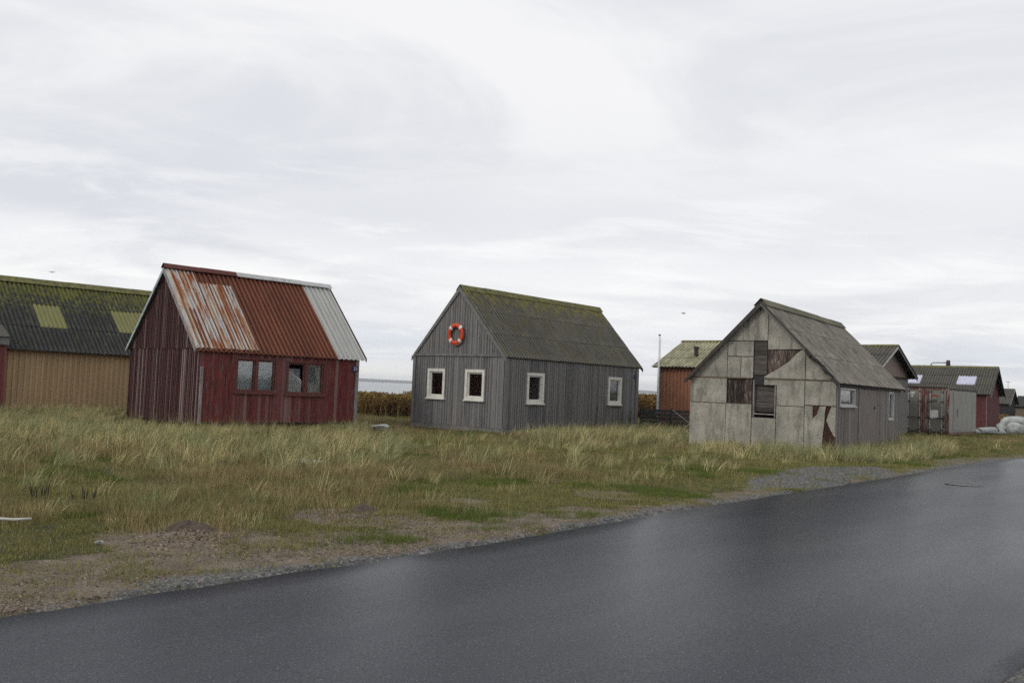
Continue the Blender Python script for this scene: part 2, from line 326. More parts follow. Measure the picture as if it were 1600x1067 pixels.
def poly_mask(x, y, P, soft=.0):
    x = np.asarray(x); y = np.asarray(y); ins = np.zeros(x.shape, bool); n = len(P)
    for i in range(n):
        x1, y1 = P[i]; x2, y2 = P[(i + 1) % n]
        c_ = ((y1 > y) != (y2 > y)) & (x < (x2 - x1) * (y - y1) / (y2 - y1 + 1e-12) + x1); ins ^= c_
    return ins
GRAVEL_PATCH = [(5.1, 19.2), (7.2, 22.6), (9.6, 24.1), (9.9, 22.8), (7.4, 19.5), (5.9, 17.6), (4.6, 16.4)]
def zones(x, y, e):
    n1 = fbm(x, y, 1.6, 11); n2 = fbm(x, y, .55, 21)
    wob = (n1 - .5) * 1.6 + (n2 - .5) * .6
    along = .64 * x + .768 * y
    dirtw = .30 + 1.05 * np.exp(-((along - 6.3) / 4.5) ** 2) + .7 * np.exp(-((along - 19) / 3) ** 2) + .5 * np.exp(-((along - 33) / 5) ** 2)
    dirt = sst(dirtw * 1.0 + .6, dirtw * .55, e + wob * 1.1)
    dirt = np.maximum(dirt, sst(.58, .66, fbm(x, y, 2.6, 31)) * sst(7.5, 4.5, e) * .8)
    for mx, my, mr, mh in MOUNDS: dirt = np.maximum(dirt, sst(1.25, .55, np.hypot(x - mx, y - my)))
    gr = sst(.42, .08, e + (n2 - .5) * .9 + (n1 - .5) * .5) * .8
    gr = np.maximum(gr, poly_mask(x + (n2 - .5) * .9, y + (n1 - .5) * .9, GRAVEL_PATCH).astype(float))
    gr = np.where((e < 0), 1., gr)
    gr = np.maximum(gr, sst(1.6, .9, e + wob) * sst(34, 38, along))
    brown = sst(.42, .62, fbm(x, y, 3.1, 41)) * sst(3.0, 6.5, e + wob * 2)
    return np.clip(dirt, 0, 1), np.clip(gr, 0, 1), np.clip(brown, 0, 1)
D_, G_, B_ = zones(X, Y, E_)
me = bpy.data.meshes.new('ground')
vs = np.stack([X.ravel(), Y.ravel(), Z.ravel()], 1)
idx = np.arange(nx * ny).reshape(ny, nx)
fs = np.stack([idx[:-1, :-1].ravel(), idx[:-1, 1:].ravel(), idx[1:, 1:].ravel(), idx[1:, :-1].ravel()], 1)
me.vertices.add(len(vs)); me.vertices.foreach_set('co', vs.ravel())
me.loops.add(fs.size); me.loops.foreach_set('vertex_index', fs.ravel().astype(np.int32))
me.polygons.add(len(fs)); me.polygons.foreach_set('loop_start', np.arange(0, fs.size, 4, dtype=np.int32))
me.update(); me.validate()
for nm, a in (('dirt', D_), ('gravel', G_), ('brown', B_)):
    at = me.attributes.new(nm, 'FLOAT', 'POINT'); at.data.foreach_set('value', a.ravel().astype(np.float32))
me.shade_smooth()
gm = bpy.data.materials.new('ground_cover'); gm.use_nodes = True; nt = gm.node_tree; bs = nt.nodes['Principled BSDF']
geo = N(nt, 'ShaderNodeNewGeometry'); P_ = geo.outputs['Position']
A = lambda n_: N(nt, 'ShaderNodeAttribute', attribute_name=n_).outputs['Fac']
green = mixc(nt, maprange(nt, noise(nt, P_, 1.4, 5), .35, .65), (.05, .062, .016), (.10, .088, .035))
green = mixc(nt, maprange(nt, noise(nt, P_, 14, 4), .45, .65), green, (.042, .036, .018))
brown = mixc(nt, maprange(nt, noise(nt, P_, 6, 5), .35, .65), (.065, .045, .028), (.11, .08, .045))
c = mixc(nt, A('brown'), green, brown)
dirt = mixc(nt, maprange(nt, noise(nt, P_, 3, 6), .35, .65), (.20, .165, .125), (.12, .098, .074))
dirt = mixc(nt, maprange(nt, noise(nt, P_, 48, 3, .8), .54, .60), dirt, (.27, .22, .165))
dirt = mixc(nt, maprange(nt, noise(nt, P_, 33, 3, .8), .54, .62), dirt, (.045, .035, .028))
patch = noise(nt, P_, 2.4, 6, .65)
dm = maprange(nt, mathn(nt, 'ADD', A('dirt'), mathn(nt, 'MULTIPLY_ADD', patch, 2.0, -1.0)), .42, .62)
c = mixc(nt, dm, c, dirt)
vor = N(nt, 'ShaderNodeTexVoronoi'); LK(nt, P_, vor.inputs['Vector']); vor.inputs['Scale'].default_value = 42
grav = mixc(nt, maprange(nt, noise(nt, P_, 70, 2, .7), .35, .65), (.07, .072, .073), (.145, .146, .144))
sc_ = N(nt, 'ShaderNodeSeparateColor'); LK(nt, vor.outputs['Color'], sc_.inputs[0])
grav = mixc(nt, maprange(nt, sc_.outputs[0], .6, 1.), grav, (.25, .235, .21))
gmk = maprange(nt, mathn(nt, 'ADD', A('gravel'), mathn(nt, 'MULTIPLY_ADD', noise(nt, P_, 7, 5, .7), 1.4, -.7)), .35, .6)
c = mixc(nt, gmk, c, grav)
LK(nt, c, bs.inputs['Base Color']); bs.inputs['Roughness'].default_value = .95; bs.inputs['Specular IOR Level'].default_value = .2
bp = N(nt, 'ShaderNodeBump'); bp.inputs['Strength'].default_value = .9; bp.inputs['Distance'].default_value = .03
hh = mathn(nt, 'ADD', noise(nt, P_, 22, 5, .7), mathn(nt, 'MULTIPLY', vor.outputs['Distance'], .7)); LK(nt, hh, bp.inputs['Height']); LK(nt, bp.outputs[0], bs.inputs['Normal'])
me.materials.append(gm)
ground = bpy.data.objects.new('ground', me); C.objects.link(ground); tag(ground, 'rough coastal ground of sand, soil and short grass', kind='structure')

# road
L = _ed; tn = np.gradient(L, axis=0); tn /= np.linalg.norm(tn, axis=1)[:, None]; nr = np.stack([tn[:, 1], -tn[:, 0]], 1)
L2 = dens(EDGE, .12)
tn = np.gradient(L2, axis=0)
k_ = np.ones(25) / 25
tn = np.stack([np.convolve(np.pad(tn[:, i] / np.linalg.norm(tn, axis=1), 12, 'edge'), k_, 'valid') for i in (0, 1)], 1); tn /= np.linalg.norm(tn, axis=1)[:, None]
nr = np.stack([tn[:, 1], -tn[:, 0]], 1)
L2 = np.stack([np.convolve(np.pad(L2[:, i], 12, 'edge'), k_, 'valid') for i in (0, 1)], 1)
jl = (fbm(L2[:, 0], L2[:, 1], .5, 3) - .5) * .13; jr = (fbm(L2[:, 0], L2[:, 1], .5, 4) - .5) * .13
offs = [(-.03, -.06), (0, .0), (.06, .016), (.5, .02), (1.6, .045), (2.5, .055), (3.5, .045), (4.5, .02), (5.09, .016), (5.17, 0), (5.21, -.06)]
rv = []; rf = []; K = len(offs)
for i, (p, n_) in enumerate(zip(L2, nr)):
    for k, (o, z) in enumerate(offs):
        j = jl[i] if k < 3 else (jr[i] if k > 7 else 0)
        q = p + n_ * (o + j); rv.append((q[0], q[1], z))
for i in range(len(L2) - 1):
    for k in range(K - 1): a = i * K + k; rf.append((a, a + 1, a + K + 1, a + K))
me = bpy.data.meshes.new('road'); me.from_pydata(rv, [], rf); me.shade_smooth()
rm = bpy.data.materials.new('wet_asphalt'); rm.use_nodes = True; nt = rm.node_tree; bs = nt.nodes['Principled BSDF']
geo = N(nt, 'ShaderNodeNewGeometry'); P_ = geo.outputs['Position']
c = mixc(nt, maprange(nt, noise(nt, P_, .45, 4), .35, .65), (.014, .020, .033), (.019, .025, .039))
c = mixc(nt, maprange(nt, noise(nt, P_, 160, 2, .7), .38, .64), c, (.014, .015, .017))
v2 = N(nt, 'ShaderNodeTexVoronoi'); LK(nt, P_, v2.inputs['Vector']); v2.inputs['Scale'].default_value = 75
sc_ = N(nt, 'ShaderNodeSeparateColor'); LK(nt, v2.outputs['Color'], sc_.inputs[0])
c = mixc(nt, mathn(nt, 'MULTIPLY', maprange(nt, sc_.outputs[0], .93, .97), maprange(nt, v2.outputs['Distance'], .35, .2)), c, (.20, .20, .20))
rot_v = N(nt, 'ShaderNodeMapping'); LK(nt, P_, rot_v.inputs[0]); rot_v.inputs['Rotation'].default_value = (0, 0, R(-50)); rot_w = N(nt, 'ShaderNodeMapping'); LK(nt, rot_v.outputs[0], rot_w.inputs[0]); rot_w.inputs['Scale'].default_value = (.22, .9, 1); rot_v = rot_w
drk = maprange(nt, noise(nt, rot_v.outputs[0], 1.2, 5, .6), .58, .72)
c = mixc(nt, mathn(nt, 'MULTIPLY', drk, .2), c, (.024, .022, .024))
DIFF = c
LK(nt, c, bs.inputs['Base Color'])
ro = maprange(nt, noise(nt, rot_v.outputs[0], .5, 3, .5), .3, .7, .18, .26)
LK(nt, ro, bs.inputs['Roughness']); bs.inputs['Specular IOR Level'].default_value = .5
bp = N(nt, 'ShaderNodeBump'); bp.inputs['Strength'].default_value = .25; bp.inputs['Distance'].default_value = .004
LK(nt, noise(nt, P_, 90, 3, .75), bp.inputs['Height']); LK(nt, bp.outputs[0], bs.inputs['Normal'])
df = N(nt, 'ShaderNodeBsdfDiffuse'); LK(nt, DIFF, df.inputs[0]); LK(nt, bp.outputs[0], df.inputs['Normal'])
film = mathn(nt, 'MULTIPLY', maprange(nt, noise(nt, P_, 60, 3, .8), .3, .7, .34, .66), maprange(nt, noise(nt, rot_v.outputs[0], .8, 4, .6), .3, .7, .92, 1.12))
mx = N(nt, 'ShaderNodeMixShader'); LK(nt, film, mx.inputs[0]); LK(nt, df.outputs[0], mx.inputs[1]); LK(nt, bs.outputs[0], mx.inputs[2]); LK(nt, mx.outputs[0], nt.nodes['Material Output'].inputs[0])
me.materials.append(rm)
road = bpy.data.objects.new('road', me); C.objects.link(road); tag(road, 'damp dark asphalt road curving away to the right', kind='structure')

# sea and far coast
sm = mat('sea_water', (.05, .065, .07), (.065, .08, .085), .004, (1, 3, 1), rough=.22, spec=.5)
nt = sm.node_tree; b = N(nt, 'ShaderNodeBump'); b.inputs['Strength'].default_value = .6; b.inputs['Distance'].default_value = .25
g_ = N(nt, 'ShaderNodeNewGeometry'); LK(nt, noise(nt, vscale(nt, g_.outputs['Position'], (1, 2.5, 1)), .25, 5, .6), b.inputs['Height']); LK(nt, b.outputs[0], nt.nodes['Principled BSDF'].inputs['Normal'])
me = bpy.data.meshes.new('sea'); sv = []; sf = []
rad = [0, 60, 150, 400, 1000, 2500, 5000, 8500]
for r_ in rad:
    for k in range(48): a = 2 * PI * k / 48; sv.append((r_ * math.cos(a), 30 + r_ * math.sin(a), -2.6))
for i in range(len(rad) - 1):
    for k in range(48): a = i * 48 + k; b_ = i * 48 + (k + 1) % 48; sf.append((a, b_, b_ + 48, a + 48) if i else (b_ + 48, a + 48, a))
me.from_pydata(sv, [], sf); me.materials.append(sm)
sea = bpy.data.objects.new('sea', me); C.objects.link(sea); tag(sea, 'calm pale grey sea behind the huts', kind='structure')
mb = MB(); prev = None
hillm = mat('far_land', (.045, .055, .035), (.06, .06, .04), .01, rough=1.)
for k in range(91):
    t = k / 90; x = -4200 + 7000 * t; y = 5200 + 500 * math.sin(t * 3) - 900 * t
    h = -2.6 + 18 + 9 * math.sin(t * 9.2) * math.sin(t * 4.1 + 1) + 4 * math.sin(t * 31) + random.random() * 1.5
    cur = [(x, y, -4), (x, y + 10, 4), (x, y + 260, h), (x, y + 900, h * .8), (x, y + 1600, -4)]
    if prev: mb.add(prev + cur, [(i, i + 5, i + 6, i + 1) for i in range(4)])
    prev = cur
o = mb.build('hills', hillm, smooth=True, kind='structure', label='low blue strip of coast beyond the sea')
hz = bpy.data.materials.new('haze_air'); hz.use_nodes = True; nt = hz.node_tree; nt.nodes.clear()
pv = N(nt, 'ShaderNodeVolumePrincipled'); pv.inputs['Color'].default_value = (.92, .95, 1, 1); pv.inputs['Density'].default_value = .00013; pv.inputs['Anisotropy'].default_value = .0
ho = N(nt, 'ShaderNodeOutputMaterial'); LK(nt, pv.outputs[0], ho.inputs['Volume'])
mb = MB(); mb.box(-9800, 9800, -9800, 9800, -9, 60)
o = mb.build('haze', hz, kind='stuff', label='thin sea haze')

# ---------------------------------------------------------------- house building kit
class House:
    def __init__(s, name, x, y, a, W, Ln, zb, hw, rise, label, cat='hut'):
        s.root = empty(name, (x, y, 0), a); tag(s.root, label, cat)
        s.W, s.L, s.zb, s.hw, s.rise = W, Ln, zb, hw, rise; s.ze = zb + hw; s.sl = rise / (W / 2); s.th = math.atan(s.sl)
        s.xy = (x, y, a)
        FOOT.append((x, y, a, W, Ln))
    def P(s, ax, a, z, d):
        return {'side': (a, -d, z), 'gable': (-d, a, z), 'back': (a, s.W + d, z), 'end': (s.L + d, a, z)}[ax]
    def top(s, ax, a):
        return s.ze if ax in ('side', 'back') else s.ze + min(a, s.W - a) * s.sl
    def poly(s, mb, ax, pts, d0, d1, tone=.5):
        mb.prism([s.P(ax, a, z, d0) for a, z in pts], [s.P(ax, a, z, d1) for a, z in pts], tone)
    def rect(s, mb, ax, a0, a1, z0, z1, d0, d1, tone=.5): s.poly(mb, ax, [(a0, z0), (a1, z0), (a1, z1), (a0, z1)], d0, d1, tone)
    def cover(s, mb, ax, b0, b1, z0, ztop, d0, d1, holes=(), tone=.5):
        """vertical strip from z0 up to ztop(a), leaving the holes open"""
        cuts = sorted({b0, b1} | {h[i] for h in holes for i in (0, 1) if b0 < h[i] < b1} | ({s.W / 2} if ax in ('gable', 'end') and b0 < s.W / 2 < b1 else set()))
        for c0, c1_ in zip(cuts[:-1], cuts[1:]):
            if c1_ - c0 < .004: continue
            m_ = (c0 + c1_) / 2; seg = [(z0, None)]; hs = sorted([h for h in holes if h[0] < m_ < h[1]], key=lambda h: h[2])
            z = z0
            for h in hs:
                if h[2] > z: s.rect(mb, ax, c0, c1_, z, h[2], d0, d1, tone)
                z = max(z, h[3])
            t0, t1 = ztop(c0), ztop(c1_)
            if max(t0, t1) > z + .005: s.poly(mb, ax, [(c0, z), (c1_, z), (c1_, max(t1, z + .002)), (c0, max(t0, z + .002))], d0, d1, tone)
    def panel(s, ax, m, holes=(), z0=None, name='wall'):
        mb = MB(); n = s.L if ax in ('side', 'back') else s.W
        s.cover(mb, ax, 0 if ax in ('side', 'back') else .0, n, s.zb if z0 is None else z0, lambda a: s.top(ax, a), -.09, -.002, holes)
        return mb.build(name, m, s.root)
    def siding(s, ax, m, pitch, bw, t, z0, ztop, holes=(), a0=0, a1=None, d0=.0, jit=.3, tonefn=None, ragged=.0, parent=None, name='board_siding', under=True):
        mb = MB(); n = a1 if a1 is not None else (s.L if ax in ('side', 'back') else s.W); a = a0
        while a < n - .02:
            wj = bw * (1 + random.uniform(-jit, jit) * .3); b = min(a + wj, n)
            tn_ = tonefn() if tonefn else random.random() ** 1.5
            s.cover(mb, ax, a, b, z0 - random.random() * ragged, ztop, d0, d0 + t * random.uniform(.75, 1.15), holes, tn_)
            a += pitch * (1 + random.uniform(-jit, jit) * .15)
        return mb.build(name, m, parent or s.root, kind='stuff')
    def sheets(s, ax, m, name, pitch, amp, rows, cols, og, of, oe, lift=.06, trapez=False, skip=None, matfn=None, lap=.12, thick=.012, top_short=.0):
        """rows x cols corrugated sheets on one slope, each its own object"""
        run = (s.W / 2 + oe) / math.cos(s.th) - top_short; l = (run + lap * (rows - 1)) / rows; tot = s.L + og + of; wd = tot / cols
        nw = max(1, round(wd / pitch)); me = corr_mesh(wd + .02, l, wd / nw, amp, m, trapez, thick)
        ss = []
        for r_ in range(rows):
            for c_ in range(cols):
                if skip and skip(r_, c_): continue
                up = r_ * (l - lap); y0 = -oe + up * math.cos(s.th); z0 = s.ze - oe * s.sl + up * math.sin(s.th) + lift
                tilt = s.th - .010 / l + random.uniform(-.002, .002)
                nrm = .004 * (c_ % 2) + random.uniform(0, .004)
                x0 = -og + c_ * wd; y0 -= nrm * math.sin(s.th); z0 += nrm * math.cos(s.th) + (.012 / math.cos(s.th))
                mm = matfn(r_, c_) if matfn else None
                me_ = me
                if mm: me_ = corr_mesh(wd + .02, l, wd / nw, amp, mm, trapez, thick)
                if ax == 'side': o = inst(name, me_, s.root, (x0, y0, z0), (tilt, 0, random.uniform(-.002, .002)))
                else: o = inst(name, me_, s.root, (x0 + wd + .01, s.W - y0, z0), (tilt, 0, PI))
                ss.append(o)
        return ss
    def deck(s, og, of, oe, m, t=.05, name='roof_deck'):
        mb = MB(); pk = s.ze + s.rise
        for sg in (0, 1):
            yy = (lambda v: v) if sg == 0 else (lambda v: s.W - v)
            a = [(-og + .02, yy(-oe + .03), s.ze - (oe - .03) * s.sl), (s.L + of - .02, yy(-oe + .03), s.ze - (oe - .03) * s.sl), (s.L + of - .02, yy(s.W / 2), pk), (-og + .02, yy(s.W / 2), pk)]
            b = [(p[0], p[1], p[2] + t) for p in a]; mb.prism(a, b)
        return mb.build(name, m, s.root)
    def barge(s, ax, og, oe, m, ht=.14, t=.03, drop=.0, side=0, dz=.05, name='bargeboard', ext=0.):
        """raking board: side 0 = slope over v=0, side 1 = the other slope"""
        mb = MB(); x = -og if ax == 'gable' else s.L + og; x1 = x - t if ax == 'gable' else x + t
        f = lambda v: (v if side == 0 else s.W - v)
        zt = lambda v: s.ze + v * s.sl + dz
        lo = -oe - ext; pts = [(lo, zt(lo)), (s.W / 2, zt(s.W / 2)), (s.W / 2, zt(s.W / 2) - ht * 1.3), (lo, zt(lo) - ht)]
        mb.prism([(x, f(v), z) for v, z in pts], [(x1, f(v), z) for v, z in pts])
        return mb.build(name, m, s.root)
    def ridge(s, og, of, m, n, wd=.26, t=.02, lift=.1, name='ridge_cap', matfn=None, corr=False):
        tot = s.L + og + of; l = tot / n; pk = s.ze + s.rise + lift
        for k in range(n):
            mb = MB(); x0 = -og + k * l - .01; x1 = x0 + l + .03; z = pk + random.uniform(-.006, .006) + .006 * (k % 2)
            c_, s_ = math.cos(s.th) * wd, math.sin(s.th) * wd; h = s.W / 2
            prof = [(h - c_, z - s_), (h - .04, z - .045 * s.sl * .6), (h, z), (h + .04, z - .045 * s.sl * .6), (h + c_, z - s_)]
            lowp = [(y, zz_ - t) for y, zz_ in prof]
            pp = prof + lowp[::-1]
            # build as strips to stay convex
            for i in range(4):
                q = [prof[i], prof[i + 1], lowp[i + 1], lowp[i]]
                mb.prism([(x0, y, zz_) for y, zz_ in q], [(x1, y, zz_) for y, zz_ in q])
            mb.build(name, matfn(k, x0) if matfn else m, s.root)
    def window(s, ax, a0, a1, z0, z1, m, fw=.09, proud=.05, sash=.05, panes=1, sill=True, gm=None, mull=.10, name='window', sashm=None):
        mb = MB()
        s.rect(mb, ax, a0, a0 + fw, z0, z1, -.06, proud); s.rect(mb, ax, a1 - fw, a1, z0, z1, -.06, proud)
        s.rect(mb, ax, a0 + fw, a1 - fw, z1 - fw, z1, -.06, proud - .003); s.rect(mb, ax, a0 + fw, a1 - fw, z0, z0 + fw, -.06, proud - .003)
        wn = mb.build(name, m, s.root)
        wd = (a1 - a0 - 2 * fw - (panes - 1) * mull) / panes
        for k in range(panes):
            b0 = a0 + fw + k * (wd + mull); b1 = b0 + wd
            if k:
                mb = MB(); s.rect(mb, ax, b0 - mull, b0, z0 + fw, z1 - fw, -.05, proud - .008); mb.build('mullion', m, wn)
            mb = MB(); q0, q1 = z0 + fw, z1 - fw
            s.rect(mb, ax, b0, b0 + sash, q0, q1, -.055, -.012 + proud * .3); s.rect(mb, ax, b1 - sash, b1, q0, q1, -.055, -.012 + proud * .3)
            s.rect(mb, ax, b0 + sash, b1 - sash, q0, q0 + sash, -.055, -.015 + proud * .3); s.rect(mb, ax, b0 + sash, b1 - sash, q1 - sash, q1, -.055, -.015 + proud * .3)
            mb.build('sash', sashm or m, wn)
            if gm is not False:
                mb = MB(); s.rect(mb, ax, b0 + sash * .8, b1 - sash * .8, q0 + sash * .8, q1 - sash * .8, -.042, -.036); mb.build('pane', gm or MT['glass'], wn)
        if sill:
            mb = MB(); s.rect(mb, ax, a0 - .03, a1 + .03, z0 - .035, z0 + .012, -.0, proud + .045); mb.build('sill', m, wn)
        return wn
    def curtain(s, ax, a0, a1, z0, z1, d, m, waves=3, amp=.03, parent=None, shape=None, name='curtain'):
        mb = MB(); n = 22; k = 8; vs = []; fs = []
        for i in range(n + 1):
            for j in range(k + 1):
                t = i / n; q = j / k
                e0, e1 = (0, 1) if not shape else shape(q)
                a = a0 + (a1 - a0) * (e0 + (e1 - e0) * t); z = z0 + (z1 - z0) * q
                vs.append(s.P(ax, a, z, d + amp * math.sin(t * waves * 2 * PI + q * .9) * (.6 + .4 * (1 - q)) + random.uniform(-.002, .002)))
        for i in range(n):
            for j in range(k): b = i * (k + 1) + j; fs.append((b, b + 1, b + k + 2, b + k + 1))
        mb.add(vs, fs); return mb.build(name, m, parent, smooth=True)
FOOT = []
_cm = {}
def corr_mesh(wd, l, pitch, amp, m, trapez, thick):
    key = (round(wd, 3), round(l, 3), round(pitch, 3), amp, m.name, trapez)
    if key in _cm: return _cm[key]
    xs_ = []; n = max(1, round(wd / pitch))
    for k in range(n):
        if trapez:
            for f, h in ((0, 0), (.52, 0), (.57, 1), (.90, 1), (.97, 0)): xs_.append(((k + f) * pitch, h * amp))
        else:
            for q in range(6): f = q / 6; xs_.append(((k + f) * pitch, amp * .5 * (1 - math.cos(2 * PI * f))))
    xs_.append((wd, 0)); rows = 4
    mb = MB(); vs = []; fs = []; nn = len(xs_)
    for z_ in (0, -thick):
        for r_ in range(rows + 1):
            for x, h in xs_: vs.append((x, l * r_ / rows, h + z_ + .003 * math.sin(x * 5 + r_ * 2)))
    B0 = nn * (rows + 1)
    for r_ in range(rows):
        for i in range(nn - 1):
            a = r_ * nn + i; fs.append((a, a + 1, a + nn + 1, a + nn))
            if r_ == 0: fs.append((B0 + a, B0 + a + 1, B0 + a + nn + 1, B0 + a + nn))
    for i in range(nn - 1): fs.append((i, i + 1, B0 + i + 1, B0 + i)); t = rows * nn; fs.append((t + i, t + i + 1, B0 + t + i + 1, B0 + t + i))
    for r_ in range(rows):
        for i in (0, nn - 1): a = r_ * nn + i; fs.append((a, a + nn, B0 + a + nn, B0 + a))
    me = bpy.data.meshes.new('corrugated_sheet'); me.from_pydata(vs, [], fs); me.materials.append(m)
    tv = ([1 - h / amp for x, h in xs_] * (rows + 1)) * 2; at = me.attributes.new('tone', 'FLOAT', 'POINT'); at.data.foreach_set('value', tv)  # tone rises in the valleys: rib shade and dirt put into the colour
    if not trapez: me.shade_smooth()
    _cm[key] = me; return me
def profile_wall(H, ax, m, pitch, amp, z0, ztop, a0=0, a1=None, name='wall_sheet', d0=.0, sheet=1.0):
    """vertical trapezoid cladding, one object per sheet width"""
    n = a1 if a1 is not None else (H.L if ax in ('side', 'back') else H.W); a = a0; cnt = max(1, round((n - a0) / sheet)); wd = (n - a0) / cnt
    for k in range(cnt):
        mb = MB(); s0 = a0 + k * wd; q = max(1, round(wd / pitch)); pt = wd / q; prof = []
        for j in range(q):
            for f, h in ((0, 0), (.42, 0), (.5, 1), (.92, 1)): prof.append((s0 + (j + f) * pt, h * amp + .002 * (k % 2)))
        prof.append((s0 + wd, .002 * (k % 2)))
        vs = []; fs = []
        for (x, d) in prof: vs += [H.P(ax, x, z0, d0 + d), H.P(ax, x, ztop(x), d0 + d), H.P(ax, x, z0, d0 - .01), H.P(ax, x, ztop(x), d0 - .01)]
        for i in range(len(prof) - 1): b = i * 4; fs += [(b, b + 4, b + 5, b + 1), (b, b + 4, b + 6, b + 2), (b + 1, b + 5, b + 7, b + 3)]
        mb.add(vs, fs); mb.build(name, m, H.root)

# ================================================================ red cabin
H = House('red_cabin', -9.731, 28.293, .808, 4.904, 6.105, .19, 2.28, 2.62, 'red weathered wooden cabin with rusty corrugated roof and two double windows', 'cabin')
W1 = (1.24, 2.75, 1.16, 2.30); W2 = (3.13, 4.67, 1.13, 2.28)
H.panel('side', MT['red_wood'], [W1, W2]); 
for ax in ('gable', 'back', 'end'): H.panel(ax, MT['red_wood'])
rt = lambda: random.choice([0, 0, .1, .2, .35, .6]) * random.random() * 1.3
H.siding('side', MT['red_wood'], .135, .128, .02, .22, lambda a: H.ze - .01, [W1, W2], ragged=.03, tonefn=rt, jit=.8)
gt = lambda: random.choice([0, 0, 0, .15, .3, .9]) * random.random()
H.siding('gable', MT['red_gable'], .115, .113, .018, .20, lambda a: 2.57, tonefn=gt, ragged=.03)
H.siding('gable', MT['red_gable'], .115, .045, .045, .18, lambda a: 2.56, tonefn=lambda: random.choice([.1, .2, .5, 1.1]) * random.random(), ragged=.06, jit=.9, name='battens')
up = lambda a: H.top('gable', a) - .02
H.siding('gable', MT['red_gable'], .115, .113, .018, 2.53, up, tonefn=gt, d0=.03, ragged=.03, name='gable_boards')
H.siding('gable', MT['red_gable'], .115, .045, .045, 2.53, up, tonefn=lambda: random.choice([.1, .2, .4, 1.2]) * random.random(), d0=.03, ragged=.04, jit=.9, name='gable_battens')
for ax in ('back', 'end'): H.siding(ax, MT['red_wood'], .16, .15, .02, .14, lambda a, ax=ax: H.top(ax, a) - .02, tonefn=gt)
H.deck(.17, .3, .03, MT['dark_trim'])
# roof sheets: red ones over the whole near slope, white ones at the far end, bleached rusty ones laid over the near end
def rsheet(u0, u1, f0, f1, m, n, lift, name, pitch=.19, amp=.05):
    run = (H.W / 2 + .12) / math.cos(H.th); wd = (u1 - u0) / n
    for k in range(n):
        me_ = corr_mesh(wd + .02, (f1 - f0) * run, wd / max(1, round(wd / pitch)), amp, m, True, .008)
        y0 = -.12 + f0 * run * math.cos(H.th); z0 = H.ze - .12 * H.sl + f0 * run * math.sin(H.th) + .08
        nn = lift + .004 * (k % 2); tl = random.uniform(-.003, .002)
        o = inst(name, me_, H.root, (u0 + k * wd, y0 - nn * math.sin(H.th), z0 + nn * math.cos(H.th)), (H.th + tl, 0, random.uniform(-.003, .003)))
        if 'label' and name == 'roof_sheet' and m is MT['white_sheet']: o['label'] = 'white corrugated sheet'
rsheet(.70, 5.14, 0, 1, MT['rust_red'], 5, .0, 'roof_sheet')
rsheet(5.13, 6.34, 0.0, 1, MT['white_sheet'], 2, .012, 'roof_sheet', pitch=.2, amp=.045)
rsheet(-.17, .80, .03, .985, MT['white_rust'], 1, .02, 'bleached_sheet', pitch=.14, amp=.04)
rsheet(.78, 2.02, .035, .84, MT['white_rust'], 2, .03, 'bleached_sheet', pitch=.135, amp=.04)
rsheet(-.17, .70, 0, .5, MT['rust_red'], 1, .0, 'roof_sheet')
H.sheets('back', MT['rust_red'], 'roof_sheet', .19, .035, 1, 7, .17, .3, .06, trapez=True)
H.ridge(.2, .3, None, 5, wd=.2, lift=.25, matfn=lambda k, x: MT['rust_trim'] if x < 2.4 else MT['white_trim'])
H.barge('gable', .17, .06, MT['silver_wood'], ht=.13, side=0, dz=.10); H.barge('gable', .17, .06, MT['pale_barge'], ht=.11, side=1, dz=.10)
H.barge('end', .3, .06, MT['rust_trim'], ht=.13, side=0, dz=.11); H.barge('end', .3, .06, MT['rust_trim'], ht=.13, side=1, dz=.10)
for k, (a0, a1, z0, z1) in enumerate((W1, W2)):
    wn = H.window('side', a0, a1, z0, z1, MT['red_frame'], fw=.055, proud=.05, sash=.055, panes=2, mull=.07, gm=(None if k == 0 else False))
    wn['label'] = ['double casement window with grey net curtains', 'double casement window with a broken left pane'][k]
    md = (a0 + a1) / 2
    if k == 0:
        H.curtain('side', a0 + .09, md - .05, z0 + .1, z1 - .12, -.12, MT['curtain'], 3, .035, wn)
        H.curtain('side', md + .05, a1 - .09, z0 + .1, z1 - .12, -.15, MT['curtain_dim'], 2, .05, wn)
        H.curtain('side', md + .05, md + .5, z0 + .1, z1 - .3, -.12, MT['curtain'], 2, .03, wn, shape=lambda q: (0, 1 - .75 * q))
    else:
        H.curtain('side', a0 + .08, md - .05, z0 + .08, z0 + .84, -.10, MT['plastic'], 1.5, .03, wn, shape=lambda q: (0, .98 - .15 * abs(q - .45) - .95 * max(0, q - .60) / .4), name='plastic_sheet')
        H.curtain('side', a0 + .08, md - .04, z0 + .08, z1 - .25, -.3, MT['curtain_dim'], 2, .05, wn)
        mb = MB(); H.poly(mb, 'side', [(a0 + .1, z0 + .1), (a0 + .1, z1 - .28), (md - .22, z1 - .58), (md - .12, z1 - .8), (md - .16, z0 + .1)], -.042, -.037); mb.build('broken_pane', MT['glass'], wn)
        mb = MB(); H.rect(mb, 'side', md + .07, a1 - .09, z0 + .09, z1 - .09, -.042, -.037); mb.build('pane', MT['glass'], wn)
        H.curtain('side', md + .04, a1 - .07, z0 + .08, z1 - .1, -.13, MT['curtain_dim'], 2, .03, wn)
        H.curtain('side', md + .04, a1 - .32, z0 + .08, z1 - .2, -.10, MT['curtain'], 2, .03, wn, shape=lambda q: (0, 1 - .5 * q * q))
mb = MB(); H.rect(mb, 'side', 0.03, .115, .15, 1.95, .022, .075); mb.build('corner_post', MT['silver_wood'], H.root)
